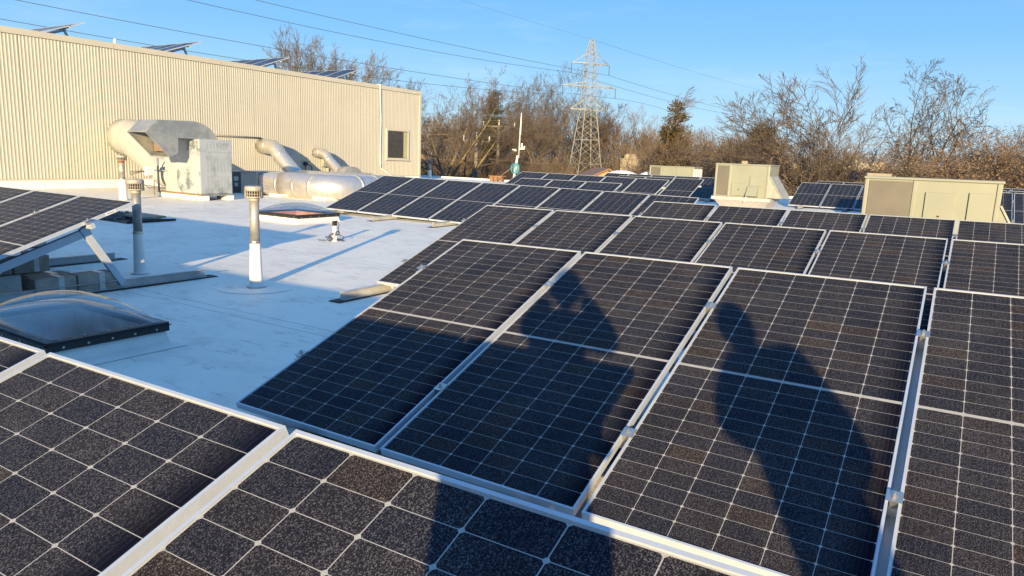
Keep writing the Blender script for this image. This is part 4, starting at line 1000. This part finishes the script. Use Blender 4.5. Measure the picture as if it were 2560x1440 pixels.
for i, (px, py, d, lb) in enumerate(((1890, 365, 52, "bare thicket tree above the square beige unit's right side"), (1650, 345, 62, "bare thicket tree at the left foot of the conifer"),
        (1345, 370, 66, "low bare thicket right of the weather mast"), (1075, 385, 72, "low bare thicket beside the tall building's corner"), (1810, 350, 56, "low bare thicket behind the square beige unit's left side"))):
    place_tree(None, px, py, d, lb, None, None, rz=i*1.3, sx=1.3, shared=C_)
# conifers
def conifer(px, pytop, dist, wr, label, seed, col=None, loose=1.0):
    rnd = random.Random(seed); P_ = at_d(px, pytop, dist); H = P_.z-GZ
    t = empty("pine_tree", (P_.x, P_.y, GZ), label, "pine tree", "evergreens among the bare trees")
    mb = MB(); mb.tube([(0, 0, 0), (0, 0, H*.97)], [.25, .03], 8); mb.build("trunk", M['bark_dark'], t)
    vs = []; fs = []
    for _ in range(150):
        s_ = rnd.uniform(.15, 1)**.8; z = H*s_; r = wr*(1.06-s_)**.8*rnd.uniform(.55, 1.15); a = rnd.uniform(0, 6.283)
        nrm = max(4, int(r*14))
        for k in range(nrm*5):
            f = rnd.uniform(.15, 1)**.7; c = Vector((r*f*math.cos(a), r*f*math.sin(a), z+r*f*.25+rnd.gauss(0, .10)))
            c += Vector((rnd.gauss(0, .22), rnd.gauss(0, .22), rnd.gauss(0, .12)))*loose
            d = Vector((math.cos(a)+rnd.gauss(0, .5), math.sin(a)+rnd.gauss(0, .5), rnd.uniform(.1, .9))).normalized(); b = d.orthogonal().normalized(); L_ = rnd.uniform(.15, .34); k0 = len(vs)
            vs += [c, c+b*.05+d*L_*.5, c+d*L_, c-b*.05+d*L_*.5]; fs.append((k0, k0+1, k0+2, k0+3))
    me = bpy.data.meshes.new("crown"); me.from_pydata([tuple(v) for v in vs], [], fs); me.materials.append(col or M['needle']); me.update()
    o = bpy.data.objects.new("crown", me); COL.objects.link(o); o.parent = t
conifer(1237, 233, 84, 3.1, "dark ragged pine behind the utility poles", 1)
conifer(1692, 256, 60, 2.6, "golden-green conifer above the small far rooftop unit", 2, bark("golden_needles", (.085, .062, .026), (.035, .032, .014), 1.2))  # golden-brown needle colour for this conifer
conifer(1905, 316, 70, 2.4, "low green conifer among the brown thicket", 3)
# woods as one mass
def woods(name, spec, label, mat, seed):
    rnd = random.Random(seed); vs = []; fs = []
    for (px0, px1, dist, top0, top1, n, w) in spec:
        for _ in range(n):
            u = rnd.random(); px = px0+(px1-px0)*u; d = dist*rnd.uniform(.86, 1.16)
            topy = top0+(top1-top0)*u+14*math.sin(px*.031+seed)+9*math.sin(px*.083+1.3*seed)+6*math.sin(px*.21)
            P_ = at_d(px, topy, d); Hh = P_.z-GZ
            s_ = rnd.random()**.75; L_ = rnd.uniform(1.0, 2.6)*(1.2-.6*s_)*(Hh/13+.3)
            z = GZ+Hh*s_*rnd.uniform(.80, 1.0); tilt = rnd.gauss(0, .45)+rnd.choice((-.25, .25)); az = rnd.uniform(0, 6.283)
            dv = Vector((math.sin(tilt)*math.cos(az), math.sin(tilt)*math.sin(az), math.cos(tilt)))
            a = Vector((P_.x, P_.y, z-L_*.7)); b = a+dv*L_; m_ = a.lerp(b, .5)+Vector((rnd.gauss(0, .1), rnd.gauss(0, .1), 0))*L_*.6
            x = dv.orthogonal().normalized()*w*rnd.uniform(.4, 1.0); y = dv.cross(x); k = len(vs)
            vs += [a-x, a+x, a+y, m_-x*.7, m_+x*.7, m_+y*.7, b]
            fs += [(k, k+1, k+4, k+3), (k+1, k+2, k+5, k+4), (k+2, k, k+3, k+5), (k+3, k+4, k+6), (k+4, k+5, k+6), (k+5, k+3, k+6)]
    me = bpy.data.meshes.new(name); me.from_pydata([tuple(v) for v in vs], [], fs); me.materials.append(mat); me.update()
    o = bpy.data.objects.new(name, me); COL.objects.link(o); tag(o, label, "woods", kind="stuff")
woods("bare_woods", [(1030, 1500, 175, 296, 300, 13000, .06), (1480, 1960, 175, 300, 326, 14000, .06), (1940, 2620, 165, 362, 392, 9000, .06), (1030, 2620, 240, 312, 385, 9000, .11)], "brown mass of bare woods behind the near trees", M['twig_far'], 2)
woods("tan_brush", [(1030, 1400, 80, 368, 385, 10000, .03), (1380, 1600, 80, 408, 412, 3000, .03), (1580, 2000, 84, 365, 385, 9000, .032), (2280, 2620, 72, 400, 400, 6000, .03)], "tan brush and undergrowth beyond the roof edge", M['brush'], 5)

# ================================================================== HOUSES BEYOND
def chimney(px, pytop, pybot, dist, label, w=1.0):
    P_ = at_d(px, pytop, dist); zb = at_d(px, pybot, dist).z
    t = empty("roof_chimney", (P_.x, P_.y, zb), label, "chimney", "cream chimneys of the houses beyond")
    return P_, zb, t, w
v = CF.copy(); v.z = 0
ang0 = math.atan2(at_d(1950, 430, 70).y-CAM.y, at_d(1950, 430, 70).x-CAM.x)
def house(px0, px1, dist, pyridge, pyeave, label, chims):
    A = at_d(px0, 430, dist); B_ = at_d(px1, 430, dist); cx = (A+B_)/2; L_ = (B_-A).to_2d().length; rz = math.atan2(B_.y-A.y, B_.x-A.x)
    zr = at_d((px0+px1)/2, pyridge, dist).z; ze = at_d((px0+px1)/2, pyeave, dist-4).z; D_ = 5.0
    t = empty("town_house", (cx.x, cx.y, GZ), label, "house", None, rz)
    mb = MB(); mb.box(-L_/2, -D_, 0, L_/2, D_, ze-GZ); mb.build("wall", M['stucco'], t)
    h0, h1 = ze-GZ, zr-GZ
    mb = MB(); o_ = .5
    mb.add([(-L_/2-o_, -D_-o_, h0+.003), (L_/2+o_, -D_-o_, h0+.003), (L_/2+o_, D_+o_, h0+.003), (-L_/2-o_, D_+o_, h0+.003), (-L_/2+3, 0, h1), (L_/2-3, 0, h1)], [(3, 2, 1, 0), (0, 1, 5, 4), (1, 2, 5), (2, 3, 4, 5), (3, 0, 4)])
    rf = mb.build("roof", M['shingle'], t)
    mb = MB()
    ch = []
    for px, pyt, w in chims:
        P_ = at_d(px, pyt, dist-1.5); loc = Matrix.Rotation(-rz, 3, 'Z') @ (P_-Vector((cx.x, cx.y, GZ)))
        mb = MB(); zt_ = loc.z; mb.box(loc.x-w/2, loc.y-w/2, h0+.1, loc.x+w/2, loc.y+w/2, zt_-.65)
        mb.box(loc.x-w*.55, loc.y-w*.55, zt_-.649, loc.x+w*.55, loc.y+w*.55, zt_-.55)
        mb.prism([(loc.x-w*.32, loc.y-w*.3, zt_-.549), (loc.x+w*.32, loc.y-w*.3, zt_-.549), (loc.x+w*.32, loc.y-w*.3, zt_-.25), (loc.x+w*.2, loc.y-w*.3, zt_-.06), (loc.x, loc.y-w*.3, zt_), (loc.x-w*.2, loc.y-w*.3, zt_-.06), (loc.x-w*.32, loc.y-w*.3, zt_-.25)], (0, w*.6, 0))
        mb.build("chimney", M['stucco'], rf)
    mb = MB()
    for k in range(int(L_/3)):
        x = -L_/2+1.5+3*k; mb = MB(); mb.box(x, -D_-.03, h0-2.2, x+1.1, -D_-.001, h0-.8); mb.build("window", M['glass'], t)
house(2020, 2330, 60, 418, 446, "long brown-roofed house with cream chimneys seen through the right-hand trees", [(2095, 404, 1.4), (2140, 400, 1.5), (2162, 409, 1.2), (2196, 403, 1.3), (2280, 404, 1.2)])
house(1720, 2010, 63, 424, 446, "brown-roofed house with cream chimneys behind the square beige unit", [(1782, 396, 1.3), (1835, 412, 1.0), (1988, 408, 1.3)])
house(1540, 1680, 80, 418, 440, "small house with a cream chimney right of the pylon's foot", [(1577, 384, 2.0), (1640, 404, 1.2)])
# gable just beyond the roof edge
q = at_d(1520, 423, 46); t = empty("gabled_shed", (q.x, q.y, GZ), "small shed with orange wood gable poking up behind the solar rows", "shed", None, ang0-math.pi/2+.45)
h = q.z-GZ
mb = MB(); mb.prism([(-2.2, 0, 0), (2.2, 0, 0), (2.2, 0, h-1.15), (0, 0, h-.12), (-2.2, 0, h-1.15)], (0, 4, 0)); mb.build("wall", plain("orange_siding", (.46, .25, .12), .7), t)
mb = MB(); mb.bar((0, -.2, h), (-2.6, -.2, h-1.22), .02, .10, (0, 1, 0)); mb.prism([(-2.7, -.25, h-1.30), (0, -.25, h-.05), (2.7, -.25, h-1.30), (2.7, -.25, h-1.20), (0, -.25, h+.05), (-2.7, -.25, h-1.20)], (0, 4.5, 0)); mb.build("roof", M['wood_curb'], t)

# ================================================================== PEOPLE (behind the camera, their shadows fall on the panels)
def skin_body(name, verts, edges, radii, mat, parent, root=0, sub=2):
    me = bpy.data.meshes.new(name); me.from_pydata([tuple(v) for v in verts], edges, []); me.materials.append(mat)
    o = bpy.data.objects.new(name, me); COL.objects.link(o); o.parent = parent
    sk = o.modifiers.new("skin", 'SKIN'); sk.use_smooth_shade = True
    for i, r in enumerate(radii):
        d = me.skin_vertices[0].data[i]; d.radius = r if isinstance(r, tuple) else (r, r); d.use_root = (i == root)
    s_ = o.modifiers.new("smooth", 'SUBSURF'); s_.levels = sub; s_.render_levels = sub
    return o
def person(x, y, head, shoulders, elbows, hands, hips_x, feet, label, bulk=1.0):
    z0 = roof_z(y); t = empty("person", (x, y, z0), label, "person", "people whose shadows fall on the panels")
    L = lambda p: Vector((p[0]-x, p[1]-y, p[2]-z0))
    pel = L((hips_x, y, z0+.86)); wst = L(((x+hips_x)/2, y, z0+1.02)); chest = L((x, y, shoulders[0][2]-.10)); neck = L((head[0]*.6+x*.4, head[1]-.01, shoulders[0][2]+.09))
    vs = [pel, wst, chest, neck]; rad = [(.19*bulk, .13), (.20*bulk, .13), (.20*bulk, .14), (.125, .10)]; ed = [(0, 1), (1, 2), (2, 3)]
    def chain(start, pts, rs):
        prev = start
        for p, r in zip(pts, rs):
            vs.append(p); rad.append(r); ed.append((prev, len(vs)-1)); prev = len(vs)-1
        return prev
    for s_, e_, h_ in zip(shoulders, elbows, hands):
        chain(2, [L(s_), L(s_).lerp(L(e_), .5), L(e_), L(e_).lerp(L(h_), .9)], [.095, .085, .075, .05])
    for f_ in feet:
        hip = pel+Vector((.09*(1 if f_[0] > hips_x else -1), 0, -.06)); F = L(f_); knee = hip.lerp(F, .5)+Vector((0, .03, 0))
        chain(0, [hip, knee, F+Vector((0, 0, .08))], [.10, .070, .055])
    body = skin_body("body", vs, ed, rad, M['jacket'], t)
    hd = L(head)
    mb = MB(); n = 14; m = 20; pv = []
    for i in range(1, n):
        a = math.pi*i/n
        for k in range(m):
            b = 2*math.pi*k/m; dx, dy, dz = math.sin(a)*math.cos(b), math.sin(a)*math.sin(b), math.cos(a)
            r = Vector((.082*dx, .100*dy, .120*dz))
            if dz < 0: r.x *= 1-.28*dz*dz*1.1; r.y *= 1-.12*dz*dz
            if dy > .86 and -.35 < dz < .12: r.y += .016*(1-abs(dx)*2)
            if dy > .8 and .05 < dz < .25 and .2 < abs(dx) < .5: r.y -= .007
            pv.append(hd+r)
    top_i = len(pv); pv.append(hd+Vector((0, 0, .118))); pv.append(hd-Vector((0, 0, .118)))
    fs = [(i*m+k, i*m+(k+1) % m, (i+1)*m+(k+1) % m, (i+1)*m+k) for i in range(n-2) for k in range(m)]
    fs += [(top_i, (k+1) % m, k) for k in range(m)]+[(top_i+1, (n-2)*m+k, (n-2)*m+(k+1) % m) for k in range(m)]
    mb.add(pv, fs, True)
    for s_ in (-1, 1): mb.tube([hd+Vector((s_*.074, -.01, -.02)), hd+Vector((s_*.086, -.02, .025))], [.012, .018], 8)
    head_o = mb.build("head", M['skin'], t)
    mb = MB(); mb.add([hd+(p-hd)*1.16+Vector((0, -.012, .010)) for p in pv], [f for f in fs if sum((pv[i]-hd).z*1.0-(pv[i]-hd).y*.9 for i in f)/len(f) > .015], True); mb.build("hair", M['hair'], head_o)
    mb = MB()
    for s_ in (-1, 1): mb.lathe(hd+Vector((s_*.030, .088, .006)), [(.002, -.008), (.010, 0), (.002, .008)], 8)
    mb.build("eyes", M['white'], head_o); mb = MB(); mb.bar(hd+Vector((-.022, .087, -.058)), hd+Vector((.022, .087, -.058)), .006, .007); mb.build("mouth", plain("lips", (.4, .16, .14), .5), head_o)
    for h_, e_ in zip(hands, elbows):
        H_ = L(h_); d = (H_-L(e_)).normalized(); side = Vector((1 if h_[0] < head[0] else -1, 0, 0)); side = (side-d*side.dot(d)).normalized(); upv = d.cross(side)
        w = H_-d*.02; hv = [w, w+d*.05, w+d*.085]; he = [(0, 1), (1, 2)]; hr = [(.024, .02), (.034, .016), (.036, .014)]
        for i, (off, ln) in enumerate(((-.030, .060), (-.010, .072), (.010, .068), (.030, .052))):
            b = w+d*.085+upv*off; k = len(hv); hv += [b+d*.012, b+d*ln*.55+side*.006, b+d*ln*.8+side*.026, b+d*ln*.80+side*.046]; hr += [.0095, .009, .008, .0065]
            he += [(2, k), (k, k+1), (k+1, k+2), (k+2, k+3)]
        k = len(hv); sg = 1; hv += [w+d*.035+upv*.038*sg+side*.01, w+d*.065+upv*.052*sg+side*.03, w+d*.085+upv*.05*sg+side*.045]; hr += [.012, .010, .008]; he += [(1, k), (k, k+1), (k+1, k+2)]
        skin_body("hand", hv, he, hr, M['skin'], t, 0, 1)
    for f_ in feet:
        F = L(f_); mb = MB(); vs_ = []
        for (yy, w_, hh) in ((-.10, .040, .07), (-.02, .045, .10), (.08, .050, .06), (.17, .040, .035)):
            vs_ += [(F.x-w_, F.y+yy, .002), (F.x+w_, F.y+yy, .002), (F.x+w_*.8, F.y+yy, hh), (F.x-w_*.8, F.y+yy, hh)]
        fs_ = [(i*4+k, i*4+(k+1) % 4, i*4+4+(k+1) % 4, i*4+4+k) for i in range(3) for k in range(4)]+[(3, 2, 1, 0), (12, 13, 14, 15)]
        mb.add(vs_, fs_, True); mb.build("shoe", M['black'], t)
    return t
zr0 = -.14
LENS = CAM
ph_c = CAM - CF*.012 - CR*.055
person(3.40, -2.74, (3.40, -2.70, zr0+1.545), ((3.24, -2.74, zr0+1.35), (3.56, -2.74, zr0+1.35)), ((3.12, -2.64, zr0+1.27), (3.67, -2.64, zr0+1.27)),
       tuple(tuple(CAM-CF*.075+CR*s_*.105-CU*.06-Vector((0, .03, 0))) for s_ in (-1.35, .55)), 3.41, ((3.31, -2.74, zr0), (3.52, -2.72, zr0)), "person behind the camera holding up a phone with both hands, dark jacket", .88)
person(4.52, -2.72, (4.455, -2.70, zr0+1.47), ((4.37, -2.72, zr0+1.28), (4.70, -2.72, zr0+1.36)), ((4.25, -2.70, zr0+1.05), (4.80, -2.74, zr0+1.10)),
       ((4.40, -2.52, zr0+.98), (4.68, -2.54, zr0+.98)), 4.56, ((4.48, -2.72, zr0), (4.70, -2.70, zr0)), "person in dark jacket standing beside the photographer with hands together", 1.12)
t = empty("phone", tuple(ph_c), "dark phone held up landscape by the photographer", "phone")
mb = MB(); a = ph_c-CR*.075; b = ph_c+CR*.075; mb.bar(a, b, .073, .009, CF); local(t, mb).build("phone_body", M['black'], t, bevel=.002)
